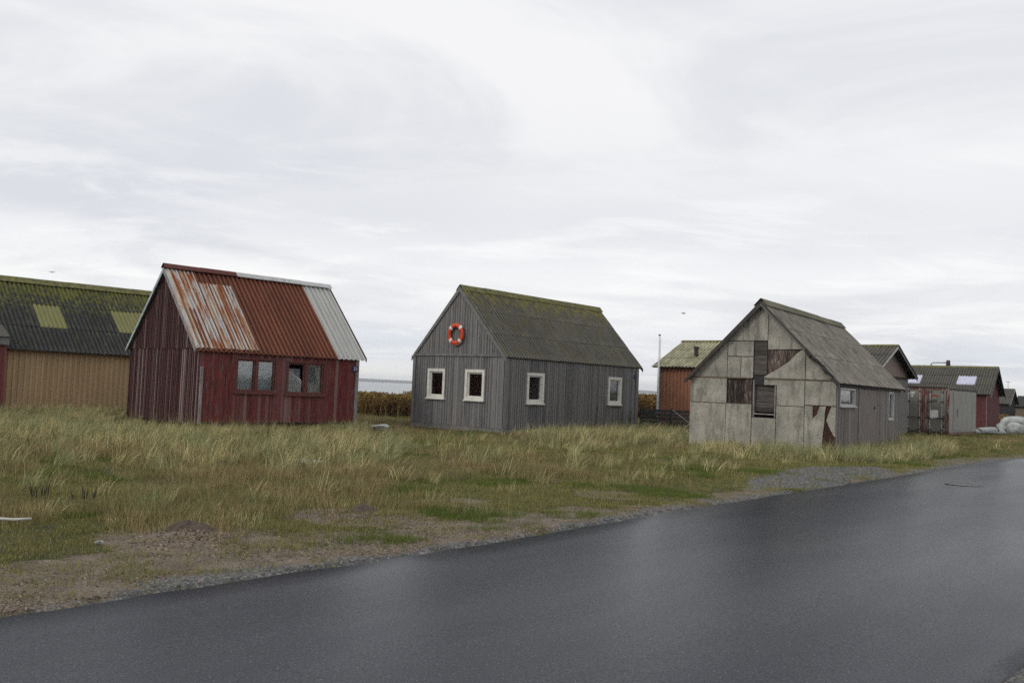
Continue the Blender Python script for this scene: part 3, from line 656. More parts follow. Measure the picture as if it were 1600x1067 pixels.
mb = MB(); H.rect(mb, 'side', 5.98, 6.10, .16, 2.5, .022, .06); H.rect(mb, 'end', 0, .1, .16, 2.5, .022, .05); mb.build('corner_board', MT['silver_wood'], H.root)
mb = MB(); H.rect(mb, 'side', .0, 6.1, 2.44, 2.535, .024, .045); mb.build('eaves_board', MT['red_frame'], H.root)
def skirts(H, m, zlo, zhi, d=.0):
    mb = MB()
    for ax in ('side', 'gable', 'back', 'end'): H.rect(mb, ax, .03, (H.L if ax in ('side', 'back') else H.W) - .03, zlo, zhi, -.12 + d, -.03 + d)
    mb.build('sill_beam', m, H.root)
skirts(H, MT['black_trim'], .12, .26)
for u in (.2, 2, 4, 5.9):
    for v in (.2, 2.4, 4.6):
        mb = MB(); mb.box(u - .12, u + .12, v - .12, v + .12, -.2, .15); mb.build('pier', MT['black_trim'], H.root)
def text_part(txt, size, parent, loc, rot, m, name='lettering', ext=.001):
    cu = bpy.data.curves.new(name, 'FONT'); cu.body = txt; cu.size = size; cu.align_x = 'CENTER'; cu.align_y = 'CENTER'; cu.extrude = ext
    ob = bpy.data.objects.new(name, cu); me_ = bpy.data.meshes.new_from_object(ob); bpy.data.objects.remove(ob)
    me_.materials.clear(); me_.materials.append(m); o = inst(name, me_, parent, loc, rot); return o
def plate(H, u, z, w_, h_, txt, d=.03):
    mb = MB(); H.rect(mb, 'side', u - w_ / 2, u + w_ / 2, z - h_ / 2, z + h_ / 2, d, d + .008); p = mb.build('number_plate', MT['blue_plate'], H.root)
    if txt: text_part(txt, h_ * .85, p, (u, -(d + .011), z), (PI / 2, 0, 0), MT['white'])
plate(H, 5.94, 2.12, .24, .2, '23', .064)

# ================================================================ grey cabin
H = House('grey_cabin', -.2, 31.87, .878, 4.576, 8.765, .2, 2.51, 2.535, 'grey timber cabin with cream windows and mossy dark roof', 'cabin')
GW = [(2.87, 3.77, 1.17, 2.28), (.91, 1.85, 1.17, 2.28)]; SW = [(1.22, 2.22, 1.13, 2.25), (6.51, 7.49, 1.15, 2.28)]
H.panel('side', MT['grey_wood'], SW); H.panel('gable', MT['grey_wood'], GW); H.panel('back', MT['grey_wood']); H.panel('end', MT['grey_wood'])
gt = lambda: random.random() ** 1.3
for ax, ho in (('side', SW), ('gable', GW)):
    zt = H.ze if ax == 'side' else 2.76
    H.siding(ax, MT['grey_wood'], .125, .118, .014, .22, lambda a: min(zt, H.top(ax, a) + .02), ho, tonefn=gt); H.siding(ax, MT['grey_wood'], .125, .056, .026, 22e-2, lambda a: min(zt, H.top(ax, a) + .02), ho, tonefn=gt, name='battens')
H.siding('gable', MT['grey_wood'], .125, .118, .014, 2.83, lambda a: H.top('gable', a) - .01, tonefn=gt, name='gable_boards', d0=.012)
H.siding('gable', MT['grey_wood'], .125, .056, .026, 2.83, lambda a: H.top('gable', a) - .01, tonefn=gt, name='gable_battens', d0=.012)
for ax in ('back', 'end'): H.siding(ax, MT['grey_wood'], .16, .14, .02, .22, lambda a, ax=ax: H.top(ax, a) - .02, tonefn=gt)
mb = MB(); H.rect(mb, 'gable', .06, 4.52, 2.76, 2.84, .0, .06); mb.build('drip_board', MT['grey_trim'], H.root)
for (a, b) in ((-.0, .16), (4.44, 4.58)):
    mb = MB(); H.rect(mb, 'gable', a, b, .22, 2.74, .036, .06); mb.build('corner_board', MT['grey_wood'], H.root)
mb = MB(); H.rect(mb, 'side', -.06, .12, .14, 2.70, .036, .06); mb.build('corner_board', MT['grey_wood'], H.root)
mb = MB(); H.rect(mb, 'side', 8.6, 8.8, .14, 2.70, .036, .06); mb.build('corner_board', MT['grey_wood'], H.root)
for ax, n_ in (('gable', 4.58), ('side', 8.77)):
    mb = MB(); H.rect(mb, ax, -.03 if ax == 'gable' else .03, n_, .05, .21, -.02, .052); mb.build('base_board', MT['grey_trim'], H.root)
for u in (.25, 2.4, 4.5, 6.6, 8.5):
    for v in (.25, 2.3, 4.3):
        mb = MB(); mb.box(u - .15, u + .15, v - .15, v + .15, -.2, .1); mb.build('pier', MT['black_trim'], H.root)
H.deck(.05, .3, .04, MT['dark_trim'])
H.sheets('side', MT['grey_roof'], 'roof_sheet', .16, .06, 3, 9, .03, .31, .06); H.sheets('back', MT['grey_roof'], 'roof_sheet', .16, .06, 3, 9, .03, .31, .06)
H.ridge(.06, .33, MT['cap_moss'], 7, wd=.28, lift=.17)
for sd_ in (0, 1): H.barge('gable', .05, .08, MT['grey_trim'], ht=.15, side=sd_, dz=.09); H.barge('end', .3, .08, MT['dark_trim'], ht=.13, side=sd_, dz=.07)
for ax, ws in (('gable', GW), ('side', SW)):
    for k, (a0, a1, z0, z1) in enumerate(ws):
        wn = H.window(ax, a0, a1, z0, z1, MT['cream'], fw=.105, proud=.06, sash=.05)
        H.curtain(ax, a0 + .08, a1 - .08, z0 + .1, z1 - .1, -.45, MT['curtain_dim'], 2, .05, wn)
        if ax == 'gable': H.curtain(ax, a0 + .62, a0 + .8, z0 + .12, z1 - .12, -.07, MT['curtain'], 1.5, .015, wn)
        elif k == 0: H.curtain(ax, a0 + .3, a1 - .12, z0 + .15, z1 - .12, -.1, MT['curtain_dim'], 2, .02, wn)
plate(H, 8.50, 2.36, .16, .16, None, .062)
mb = MB()
for yy in (1.0, 2.3, 3.6): mb.box(.5, 8.3, yy - .3, yy + .3, .2, 1.0)
mb.build('furniture', MT['interior'], H.root)

# life ring hanging on the grey gable
a = .878; ca, sa = math.cos(a), math.sin(a)
def gworld(u, v, z): return (-.2 + u * ca - v * sa, 31.87 + u * sa + v * ca, z)
rg = empty('life_ring', gworld(-.12, 2.345, 3.56), a); tag(rg, 'orange life ring with white bands hanging on the grey gable', 'life ring')
def torus_arc(a0, a1, Rr, r, n, m=10):
    vs = []; fs = []
    for i in range(n + 1):
        t = a0 + (a1 - a0) * i / n; cc = Vector((0, math.cos(t) * Rr, math.sin(t) * Rr)); d = Vector((0, math.cos(t), math.sin(t)))
        for k in range(m): q = 2 * PI * k / m; vs.append(cc + d * math.cos(q) * r + Vector((1, 0, 0)) * math.sin(q) * r * .62)
    for i in range(n):
        for k in range(m): fs.append((i * m + k, i * m + (k + 1) % m, (i + 1) * m + (k + 1) % m, (i + 1) * m + k))
    return vs, fs
mb = MB(); mb.add(*torus_arc(0, 2 * PI, .325, .085, 48)); mb.build('ring', MT['ring_orange'], rg, smooth=True)
for t in (45, 135, 225, 315):
    mb = MB(); mb.add(*torus_arc(R(t - 9), R(t + 9), .325, .091, 5)); mb.build('band', MT['white'], rg, smooth=True)
mb = MB(); mb.tube([(0, .42 * math.cos(t), .42 * math.sin(t)) for t in [R(k) for k in range(-135, -40, 10)]], .008, 5); mb.build('rope', MT['driftwood'], rg)
mb = MB(); mb.tube([(.1, 0, .25), (-.04, 0, .25), (-.04, 0, .29)], .012, 6); mb.build('hook', MT['dark_steel'], rg)

# ================================================================ concrete hut
H = House('concrete_panel_hut', 9.82, 27.263, .969, 4.666, 9.019, .13, 2.13, 2.375, 'derelict hut with broken grey concrete panels and boarded openings on its gable')
RK = lambda v: H.ze + min(v, H.W - v) * H.sl + .01
CW = (1.83, 2.57, 1.08, 2.09); SWs = [(.31, 2.11, 1.53, 2.09), (6.97, 7.85, 1.06, 2.09)]
for ax, ho in (('gable', [CW]), ('side', SWs), ('back', ()), ('end', ())): H.panel(ax, MT['black_trim'], ho)
g = .012
def cp(pts, d1=.055, m=None, label=None):
    mb = MB(); H.poly(mb, 'gable', pts, .022, d1 + random.uniform(-.006, .006)); o = mb.build('concrete_panel', m or MT['concrete'], H.root)
    if label: o['label'] = label
def rc(a0, a1, z0, z1): cp([(a0, z0), (a1, z0), (a1, z1), (a0, z1)])
rc(3.45, 4.666, .1, 1.455); rc(2.60, 3.425, .1, 1.46); rc(1.82, 2.58, .1, 1.06); rc(.945, 1.80, .1, 1.455)
rc(3.435, 4.666, 1.485, 2.275)
cp([(.945, 1.48), (1.80, 1.48), (1.80, 2.10), (2.20, 2.10), (2.20, 2.28), (.945, 2.28)])
rc(0.0, .925, 1.53, 2.28)
cp([(.925, .1), (.925, 1.505), (.69, 1.495), (.67, 1.13), (.55, 1.25), (.48, 1.5), (.29, 1.51), (.32, 1.3), (.33, 1.0), (.37, .6), (.40, .1)], label='lower panel with jagged holes broken through it')
cp([(.13, 1.51), (.0, 1.5), (0, .60), (.06, .66), (.16, .85), (.27, 1.08), (.21, 1.28)], label='narrow broken remnant of a panel')
cp([(3.435, 2.315), (4.64, 2.315), (3.435, RK(3.435))])
rc(2.985, 3.415, 2.315, 2.965); rc(2.575, 2.965, 2.315, 2.965)
rc(2.575, 3.415, 2.99, 3.465)
cp([(2.13, 3.49), (3.46, 3.49), (3.50, RK(3.50)), (H.W / 2, RK(H.W / 2)), (2.13, RK(2.13))])
cp([(2.11, 3.21), (2.11, RK(2.11)), (1.11, RK(1.11)), (1.02, 3.23)])
cp([(2.22, 2.315), (.94, 2.315), (.94, 3.20), (1.06, 3.20), (1.20, 3.09), (1.45, 2.83), (1.8, 2.59), (2.18, 2.37)], .065, label='broken panel with a ragged diagonal edge')
cp([(.92, 2.315), (.03, 2.315), (.92, RK(.92))])
mb = MB(); H.rect(mb, 'gable', -.02, 2.10, 2.285, 2.31, .02, .09); H.rect(mb, 'gable', 2.6, 4.68, 2.28, 2.31, .02, .08); mb.build('ledge', MT['seam'], H.root)
mb = MB(); H.rect(mb, 'gable', .95, 1.8, 1.458, 1.478, .02, .045); H.rect(mb, 'gable', 2.6, 4.66, 1.463, 1.483, .02, .06); H.rect(mb, 'gable', 3.425, 3.447, .1, 2.27, .02, .052); mb.build('joint_strip', MT['seam'], H.root)
def pk(ax, a0, a1, z0, z1, m, d0=-.0, d1=.02, name='plank'):
    mb = MB(); H.rect(mb, ax, a0, a1, z0, z1, d0, d1 + random.uniform(-.006, .006)); o = mb.build(name, m, H.root)
z = 2.42
while z < 3.46: h_ = min(random.uniform(.12, .17), 3.465 - z); pk('gable', 2.145, 2.55, z, z + h_ - .008, MT['grey_plank']); z += h_
a = 2.61
while a < 3.40: w_ = min(random.uniform(.08, .15), 3.41 - a); pk('gable', a, a + w_ - .008, 1.50, 2.275, MT['dark_plank']); a += w_
a = 1.02
while a < 2.10: w_ = min(random.uniform(.1, .17), 2.11 - a); pk('gable', a, a + w_ - .008, 2.33, 3.2, MT['dark_plank']); a += w_
a = .0
while a < .9: w_ = min(random.uniform(.12, .18), .92 - a); pk('gable', a, a + w_ - .008, .12, 1.52, MT['brown_red']); a += w_
z = 1.25
while z < 2.24: h_ = min(random.uniform(.13, .2), 2.25 - z); pk('gable', 1.85, 2.55, z, z + h_ - .01, MT['grey_plank'], -.10, -.075); z += h_
mb = MB(); H.rect(mb, 'gable', 1.835, 1.875, 1.08, 2.09, -.1, .03); H.rect(mb, 'gable', 2.525, 2.565, 1.08, 2.25, -.1, .03); H.rect(mb, 'gable', 1.875, 2.525, 1.16, 1.2, -.1, .02); wf = mb.build('window_frame', MT['silver_wood'], H.root)
# long side: boards, door, windows
H.siding('side', MT['shed_side'], .14, .136, .02, .08, lambda a: H.ze, [(x0, x1, z0, z1) for x0, x1, z0, z1 in SWs] + [(2.7, 5.2, .08, 2.12)], ragged=.04, jit=.9)
for k in range(17):
    u = .1 + k * .53 + random.uniform(-.1, .1)
    if 2.6 < u < 5.2 or u < 2.15: continue
mb = MB(); H.rect(mb, 'side', 2.72, 5.18, .12, 2.1, .004, .03); dr = mb.build('door', MT['door_pink'], H.root)
mb = MB(); H.rect(mb, 'side', 2.62, 2.70, .1, 2.16, .005, .045); H.rect(mb, 'side', 5.2, 5.28, .1, 2.16, .005, .045); mb.build('door_frame', MT['silver_wood'], dr)
mb = MB(); mb.tube([H.P('side', 4.75, 1.5, .03), H.P('side', 4.75, 1.5, .06)], .05, 12); mb.build('lock', MT['dark_steel'], dr)
wn = H.window('side', *SWs[0], MT['white_trim'], fw=.05, proud=.04, sash=.02, sill=True)
mb = MB()
for k in range(12): mb.box(.4, 2.02, .10, .12, 1.6 + k * .035, 1.622 + k * .035)
mb.build('louvre', MT['grey_trim'], wn)
wn = H.window('side', *SWs[1], MT['white_trim'], fw=.06, proud=.04, sash=.03, sill=False); H.curtain('side', 7.05, 7.8, 1.1, 2.05, -.1, MT['curtain_dim'], 3, .02, wn)
for ax in ('back', 'end'): H.siding(ax, MT['shed_side'], .2, .19, .02, .1, lambda a, ax=ax: H.top(ax, a) - .02)
H.deck(.21, .27, .10, MT['dark_trim'], t=.06)
H.sheets('side', MT['conc_roof'], 'roof_sheet', .146, .042, 3, 9, .17, .25, .14, lift=.07); H.sheets('back', MT['conc_roof'], 'roof_sheet', .146, .042, 3, 9, .17, .25, .14, lift=.07)
H.ridge(.2, .25, MT['cap_lichen'], 6, wd=.32, lift=.19)
H.barge('gable', .21, .14, MT['grey_trim'], ht=.10, side=0, dz=.08); H.barge('gable', .21, .14, MT['dark_trim'], ht=.14, side=1, dz=.09)
H.barge('gable', .235, .12, MT['dark_trim'], ht=.05, side=0, dz=.095, name='edge_strip')
for k in range(6):
    v = -.12 + k * .17; zz_ = H.ze + v * H.sl; mb = MB()
    mb.beam((-.25 - random.uniform(0, .05), v, zz_ + random.uniform(.0, .09)), (-.24, v + random.uniform(.1, .24), zz_ + .17 * H.sl + random.uniform(-.05, .09)), .03, random.uniform(.05, .12)); mb.build('splintered_board', MT['black_trim'], H.root)
for sd_ in (0, 1): H.barge('end', .25, .14, MT['dark_trim'], ht=.1, side=sd_, dz=.08)
mb = MB(); H.rect(mb, 'side', .1, 9.0, 2.12, 2.22, .025, .05); mb.build('eaves_board', MT['dark_trim'], H.root)

# ================================================================ long tan barn on the left
aB = .808; sB = Vector((math.cos(aB), math.sin(aB))); gB = Vector((-sB.y, sB.x))
p0 = Vector((-17.8, 36.0)) - sB * 14
H = House('tan_barn', p0.x, p0.y, aB, 6.4, 20.5, .0, 2.5, 2.75, 'long tan barn with mossy black corrugated roof at the left edge of the photo', 'barn')
for ax in ('side', 'gable', 'back', 'end'): H.panel(ax, MT['tan_wall'])
profile_wall(H, 'side', MT['tan_wall'], .2, .04, .0, lambda a: H.ze - .02, name='wall_sheet', sheet=1.0)
H.deck(.2, .2, .2, MT['black_trim'], t=.06)
LIGHTS = {(2, 16), (2, 12)}
def bm_(r_, c_): return MT['skylight'] if (r_, c_) in SKY else None
SKY = {(1, 13), (1, 16), (1, 17)}
H.sheets('side', MT['barn_roof'], 'roof_sheet', .177, .055, 3, 20, .2, .2, .28, matfn=bm_); H.sheets('back', MT['barn_roof'], 'roof_sheet', .177, .055, 3, 20, .2, .2, .28)
H.ridge(.25, .25, MT['cap_moss'], 15, wd=.36, lift=.19)
for sd_ in (0, 1): H.barge('end', .2, .25, MT['dark_trim'], ht=.16, side=sd_, dz=.05)
BARN = H
# dull red lean-to against the barn
q = Vector((-17.8, 36.0)) + sB * (-1.62)
H = House('red_lean_to', q.x - sB.x * 6 - gB.x * .55, q.y - sB.y * 6 - gB.y * .55, aB, .55, 4.0, .0, 2.55, .02, 'dull red sheet metal annex in front of the tan barn at the far left edge', 'annex')
FOOT[-1] = (q.x - sB.x * 6 - gB.x * .55, q.y - sB.y * 6 - gB.y * .55, aB, .55, 6.0)
H.L = 5.39
H.panel('side', MT['pink_wall']); H.panel('end', MT['pink_wall']); H.panel('gable', MT['pink_wall'])
profile_wall(H, 'side', MT['pink_wall'], .2, .04, .0, lambda a: H.ze - .02); 
mb = MB(); mb.box(-.1, 5.42, -.16, -.12, 2.50, 2.78); mb.build('fascia', MT['grey_trim'], H.root)
mb = MB(); mb.prism([(-.1, -.2, 2.79), (5.42, -.2, 2.79), (5.42, .8, 3.25), (-.1, .8, 3.25)], [(-.1, -.2, 2.82), (5.42, -.2, 2.82), (5.42, .8, 3.28), (-.1, .8, 3.28)]); mb.build('roof', MT['moss_roof'], H.root)
mb = MB(); mb.prism([(-.1, -.12, 2.49), (5.4, -.12, 2.49), (5.4, .7, 2.49), (-.1, .7, 2.49)], [(-.1, -.12, 2.78), (5.4, -.12, 2.78), (5.4, .8, 3.2), (-.1, .8, 3.2)]); mb.build('roof_frame', MT['black_trim'], H.root)

# ================================================================ huts behind
# frame for huts whose long side faces the camera: local u = (.77,-.64), local v = (.64,.77)
aH = math.atan2(-.64, .77)
H = House('terracotta_hut', 6.9, 42.0, aH, 5.2, 3.7, .0, 2.98, 1.22, 'small terracotta hut with pale lichened roof behind the flagpole')
for ax in ('side', 'gable', 'back', 'end'): H.panel(ax, MT['orange_wall'])
profile_wall(H, 'side', MT['orange_wall'], .2, .035, .0, lambda a: H.ze - .02, sheet=.93)
mb = MB(); H.rect(mb, 'side', -.03, .1, 0, 2.96, .04, .07); mb.build('corner_board', MT['grey_trim'], H.root)
H.deck(.28, .3, .25, MT['black_trim'], t=.05)
H.sheets('side', MT['hut_roof'], 'roof_sheet', .177, .05, 3, 4, .3, .3, .33); H.sheets('back', MT['hut_roof'], 'roof_sheet', .177, .05, 3, 4, .3, .3, .33)
H.ridge(.3, .3, MT['cap_moss'], 3, wd=.2, lift=.12)
mb = MB(); mb.tube([(1.4, .85, 3.3), (1.4, .85, 3.85)], .1, 10); mb.tube([(1.4, .85, 3.82), (1.4, .85, 3.92)], .13, 10); mb.build('chimney_pipe', MT['dark_steel'], H.root)

# olive-roofed hut behind the concrete one; its gable looks to the right
D_v = Vector((.64, .77)); U_v = Vector((.77, -.64))
pkp = Vector((19.2, 45.0)); L_ = 7.0
c0_ = pkp - U_v * (L_ + .35) - D_v * 3.0
H = House('olive_roof_hut', c0_.x, c0_.y, aH, 6.0, L_, .0, 3.1, 1.38, 'hut with an olive corrugated roof and faded pink gable behind the concrete hut')
MT['pale_pink'] = mat('faded_pink_board', (.25, .185, .165), (.20, .16, .145), 2, V1, fine=.1)
for ax in ('side', 'gable', 'back'): H.panel(ax, MT['black_trim'])
H.panel('end', MT['pale_pink'])
mb = MB(); H.rect(mb, 'end', 0, 6, 2.95, 3.03, 0, .1); mb.build('ledge', MT['brown_red'], H.root)
mb = MB()
for k in range(3): H.rect(mb, 'end', .02 + k * 2, 1.99 + k * 2, 0, 2.94, 0, .02)
mb.build('wall_board', MT['grey_trim'], H.root)
H.deck(.3, .36, .3, MT['black_trim'], t=.06)
H.sheets('side', MT['moss_roof'], 'roof_sheet', .177, .05, 3, 7, .3, .38, .35); H.sheets('back', MT['moss_roof'], 'roof_sheet', .177, .05, 3, 7, .3, .38, .35)
H.ridge(.3, .38, MT['cap_moss'], 6, wd=.2, lift=.12)
H.barge('end', .38, .33, MT['white_trim'], ht=.11, side=0, dz=.06); H.barge('end', .38, .33, MT['grey_trim'], ht=.13, side=1, dz=.06)
H.barge('end', .41, .33, MT['black_trim'], ht=.05, side=1, dz=.10, name='edge_strip')

# low dark roof peeping between the olive hut and the red hut
# red hut at the right
H = House('red_roadside_hut', 31.5 - .8 * 8.6, 60 + .6 * 8.6, math.atan2(-.6, .8), 5.2, 8.6, .35, 2.25, 1.75, 'dark red hut with two milky roof lights behind the shipping container')
for ax in ('side', 'gable', 'back', 'end'): H.panel(ax, MT['red_wall'])
for ax in ('side', 'end'): H.siding(ax, MT['red_wall'], .16, .15, .02, .25, lambda a, ax=ax: H.top(ax, a) - .02)
mb = MB(); H.rect(mb, 'end', -.02, .10, .2, 2.6, .022, .05); mb.build('corner_board', MT['pale_pink'], H.root)
H.deck(.3, .33, .25, MT['black_trim'], t=.06)
H.sheets('side', MT['moss_roof'], 'roof_sheet', .177, .055, 3, 8, .3, .35, .3, matfn=lambda r_, c_: MT['skylight_pale'] if (r_ == 1 and c_ in (3, 6)) else None); H.sheets('back', MT['moss_roof'], 'roof_sheet', .177, .055, 3, 8, .3, .35, .3)
H.ridge(.3, .35, MT['cap_moss'], 7, wd=.22, lift=.12)
H.barge('end', .35, .3, MT['grey_trim'], ht=.12, side=0, dz=.05); H.barge('end', .35, .3, MT['black_trim'], ht=.18, side=1, dz=.08)
mb = MB(); mb.tube([(4.6, 2.9, 4.2), (4.6, 2.9, 4.62), (4.75, 2.8, 4.68), (5.6, 2.7, 4.68)], .05, 8); mb.build('flue_pipe', MT['white_trim'], H.root, smooth=True)
mb = MB(); mb.tube([(5.75, 2.7, 4.3), (5.75, 2.7, 4.85)], [.16, .12], 10); mb.build('vent_cowl', MT['dark_steel'], H.root)

# shipping container
cc = Vector((23.3, 48.1)); sC = Vector((.64, .768)); aC = math.atan2(sC.y, sC.x)
ct = empty('shipping_container', (cc.x, cc.y, .0), aC); tag(ct, 'rusting shipping container with locked double doors beside the olive hut', 'container'); FOOT.append((cc.x, cc.y, aC, 2.44, 6.06))
# local: x along length, y across (left), doors on x=0
def cbox(name, m, *b, parent=None, label=None):
    mb = MB(); mb.box(*b); return mb.build(name, m, parent or ct, label=label)
mb = MB(); mb.box(.06, 6.06, .04, 2.40, 2.50, 2.58); mb.box(.06, 6.06, .04, 2.40, .15, .25); mb.box(5.98, 6.06, .04, 2.40, .25, 2.5); mb.build('body', MT['steel_side'], ct)
for y0 in (0.0, 2.36):
    mb = MB(); n = 22; vs = []; fs = []
    for k in range(n * 4 + 1):
        x = .12 + 5.8 * k / (n * 4); dd = .025 if (k % 4) in (1, 2) else 0; yy = y0 + dd * (1 if y0 == 0 else -1) + .02
        vs += [(x, yy, .25), (x, yy, 2.5)]
    fs = [(2 * i, 2 * i + 2, 2 * i + 3, 2 * i + 1) for i in range(n * 4)]; mb.add(vs, fs)
    if y0 == 0: mb = MB(); mb.box(.12, 5.94, .01, .05, .25, 2.5)
    mb.build('side_wall', MT['steel_side'], ct)
cbox('top_rail', MT['dark_steel'], .0, 6.06, -.0, .06, 2.5, 2.6); cbox('bottom_rail', MT['steel_rust'], 0, 6.06, -.0, .06, .12, .25)
cbox('side_door_batten', MT['steel_side'], .9, 2.6, -.012, .01, .35, 2.4); cbox('side_batten', MT['dark_steel'], 1.7, 1.76, -.03, -.012, 1.1, 1.5)
for y0, y1 in ((0, .1), (2.34, 2.44)): cbox('corner_post', MT['steel_rust'], -.02, .12, y0, y1, .12, 2.6)
cbox('door_header', MT['steel_rust'], -.02, .1, .1, 2.34, 2.48, 2.6); cbox('door_threshold', MT['dark_steel'], -.03, .1, .1, 2.34, .12, .26)
for y0, y1 in ((.11, 1.21), (1.23, 2.33)):
    d = cbox('door', MT['steel'], -.0, .05, y0, y1, .27, 2.47)
    for f in (.2, .74):
        y = y0 + (y1 - y0) * f
        mb = MB(); mb.tube([(-.05, y, .2), (-.05, y, 2.52)], .018, 8); mb.build('lock_rod', MT['white_trim'], d)
        for z in (.35, .95, 1.85, 2.38): cbox('bracket', MT['dark_steel'], -.075, .0, y - .06, y + .06, z - .03, z + .03, parent=d)
        cbox('handle', MT['dark_steel'], -.09, -.06, y - .02, y + .42 if f < .5 else y + .2, .98, 1.02, parent=d)
    for y in (y0 + .01, y1 - .04): cbox('seal', MT['steel_rust'], -.012, .0, y, y + .03, .3, 2.45, parent=d)
for y0, y1 in ((1.02, 1.21), (1.23, 1.44)): cbox('rust_strip', MT['steel_rust'], -.02, -.002, y0, y1, .3, 2.45)
cbox('rust_patch', MT['steel_rust'], -.018, -.002, .12, .3, .5, 1.1)
cbox('white_panel', MT['white'], -.022, -.003, .52, .93, .95, 1.4)
cbox('sticker', MT['white_trim'], -.02, -.003, 1.72, 2.0, 2.22, 2.36); cbox('sticker', MT['white_trim'], -.02, -.003, 1.8, 1.92, 2.05, 2.2)
mred = mat('faded_red_print', (.28, .05, .04), rough=.7)
cbox('logo_strip', mred, -.02, -.003, .57, .9, 2.14, 2.22)
cbox('lettering_plate', MT['steel_side'], -.018, -.003, .62, .82, 2.0, 2.09)
for k in range(4): cbox('number_mark', MT['dark_steel'], -.02, -.003, .60 + k * .075, .65 + k * .075, 1.86, 1.92)
mb = MB(); mb.tube([(0, 2.9, 2.62), (0, .06, 2.62)], [.07, .05], 8); mb.build('roof_pipe', MT['dark_steel'], ct)
cbox('side_stack', MT['black_trim'], .1, .4, 2.5, 2.9, .1, 2.2)

# distant dark hut and its neighbour
H = House('distant_dark_hut', 52.0, 104, aH, 4.0, 4.6, .2, 2.05, 1.5, 'small far dark hut with olive roof and aerial beyond the red hut')
for ax in ('side', 'gable', 'back', 'end'): H.panel(ax, MT['black_trim'])
H.deck(.3, .3, .3, MT['black_trim'], t=.06); H.sheets('side', MT['moss_roof'], 'roof_sheet', .177, .05, 2, 4, .3, .3, .35); H.sheets('back', MT['moss_roof'], 'roof_sheet', .177, .05, 2, 4, .3, .3, .35)
H.barge('end', .3, .3, MT['white_trim'], ht=.12, side=0); H.barge('end', .3, .3, MT['black_trim'], ht=.16, side=1)
mb = MB(); mb.tube([(4.2, 2, 3.7), (4.2, 2, 4.7)], .03, 6); mb.beam((4.2, .9, 4.6), (4.2, 3.0, 4.6), .04, .04)
for k in range(6): mb.beam((4.0, 1.0 + k * .38, 4.6), (4.4, 1.0 + k * .38, 4.6), .03, .03)
mb.build('aerial', MT['white_trim'], H.root)
H = House('far_low_shed', 60.2, 108, aH, 6.5, 9, .0, 1.9, 1.2, 'far low shed with dark roof at the right edge of the photo', 'shed')
for ax in ('side', 'gable', 'back', 'end'): H.panel(ax, MT['seam'])
H.deck(.3, .3, .3, MT['black_trim'], t=.06); H.sheets('side', MT['barn_roof'], 'roof_sheet', .177, .05, 2, 8, .3, .3, .35)

# ================================================================ fence, flagpole, small things
fa = Vector((5.55, 38.2)); fb = Vector((8.9, 37.6)); fd = (fb - fa); fl = fd.length; ang = math.atan2(fd.y, fd.x)
fe = empty('board_fence', (fa.x, fa.y, 0), ang); tag(fe, 'low blackened board fence between the grey cabin and the concrete hut', 'fence')
for k, x in enumerate((.0, 1.25, 2.45, fl)):
    mb = MB(); mb.box(x - .05, x + .05, .0, .1, -.3, 1.08); mb.build('post', MT['black_trim'], fe)
for bay, (x0, x1) in enumerate(((.0, 1.2), (1.28, 2.42), (2.45, fl))):
    z = .12
    for k in range(6):
        h_ = .145; mb = MB(); t_ = random.uniform(-.012, .012); mb.beam((x0, -.015, z + h_ / 2 + t_), (x1, -.015, z + h_ / 2 - t_), .025, h_ - random.uniform(.0, .02), up=(0, 0, 1)); mb.build('fence_board', MT['black_trim'], fe); z += h_ + .008
for p, q_ in (((1.3, .05, 1.02), (2.6, -.9, .1)), ((2.5, .05, .95), (1.5, -1.0, .05))):
    mb = MB(); mb.tube([Vector(p) + Vector((0, -.1, 0)), q_], .014, 6); mb.build('brace', MT['silver_wood'], fe)
for x0, x1, z in ((1.32, 1.75, .42), (1.9, 2.3, .40), (.5, .9, .44)):
    mb = MB(); mb.box(x0, x1, .12, .14, z, z + .05); mb.build('pale_strip', MT['white_trim'], fe)
FOOT.append((fa.x, fa.y - .2, ang, .4, fl))
pl = empty('flagpole', (6.62, 40.6, 0)); tag(pl, 'slim white flagpole in front of the terracotta hut', 'flagpole')
mb = MB(); mb.tube([(0, 0, -.1), (0, 0, 1.6), (.0, 0, 4.28)], [.065, .05, .028], 10); mb.build('pole', MT['white'], pl, smooth=True)
mb = MB(); mb.tube([(0, 0, 4.28), (0, 0, 4.33)], [.065, .05], 8); mb.build('cap', MT['dark_steel'], pl)
mb = MB(); mb.tube([(.06, -.03, 1.2), (.07, -.02, 2.6), (.05, -.02, 4.2)], .008, 4); mb.build('halyard', MT['grey_trim'], pl)

# manhole cover
mh = empty('drain_cover', (9.6, 19.1, .045), .3); tag(mh, 'round drain cover sunk in the damp road', 'drain cover')
MT['iron'] = mat('wet_iron', (.02, .02, .022), (.035, .032, .03), 20, rough=.45)
mb = MB(); vs = [(0.30 * math.cos(2 * PI * k / 28), .30 * math.sin(2 * PI * k / 28)) for k in range(28)]
mb.prism([(x, y, -.03) for x, y in vs], [(x, y, .008) for x, y in vs]); mb.build('cover', MT['iron'], mh)
mb = MB()
ro, ri = .37, .31
for k in range(28):
    a0, a1 = 2 * PI * k / 28, 2 * PI * (k + 1) / 28
    q = [(r_ * math.cos(a_), r_ * math.sin(a_)) for r_, a_ in ((ri, a0), (ro, a0), (ro, a1), (ri, a1))]
    mb.prism([(x, y, -.03) for x, y in q], [(x, y, .012) for x, y in q])
mb.build('rim', MT['iron'], mh)

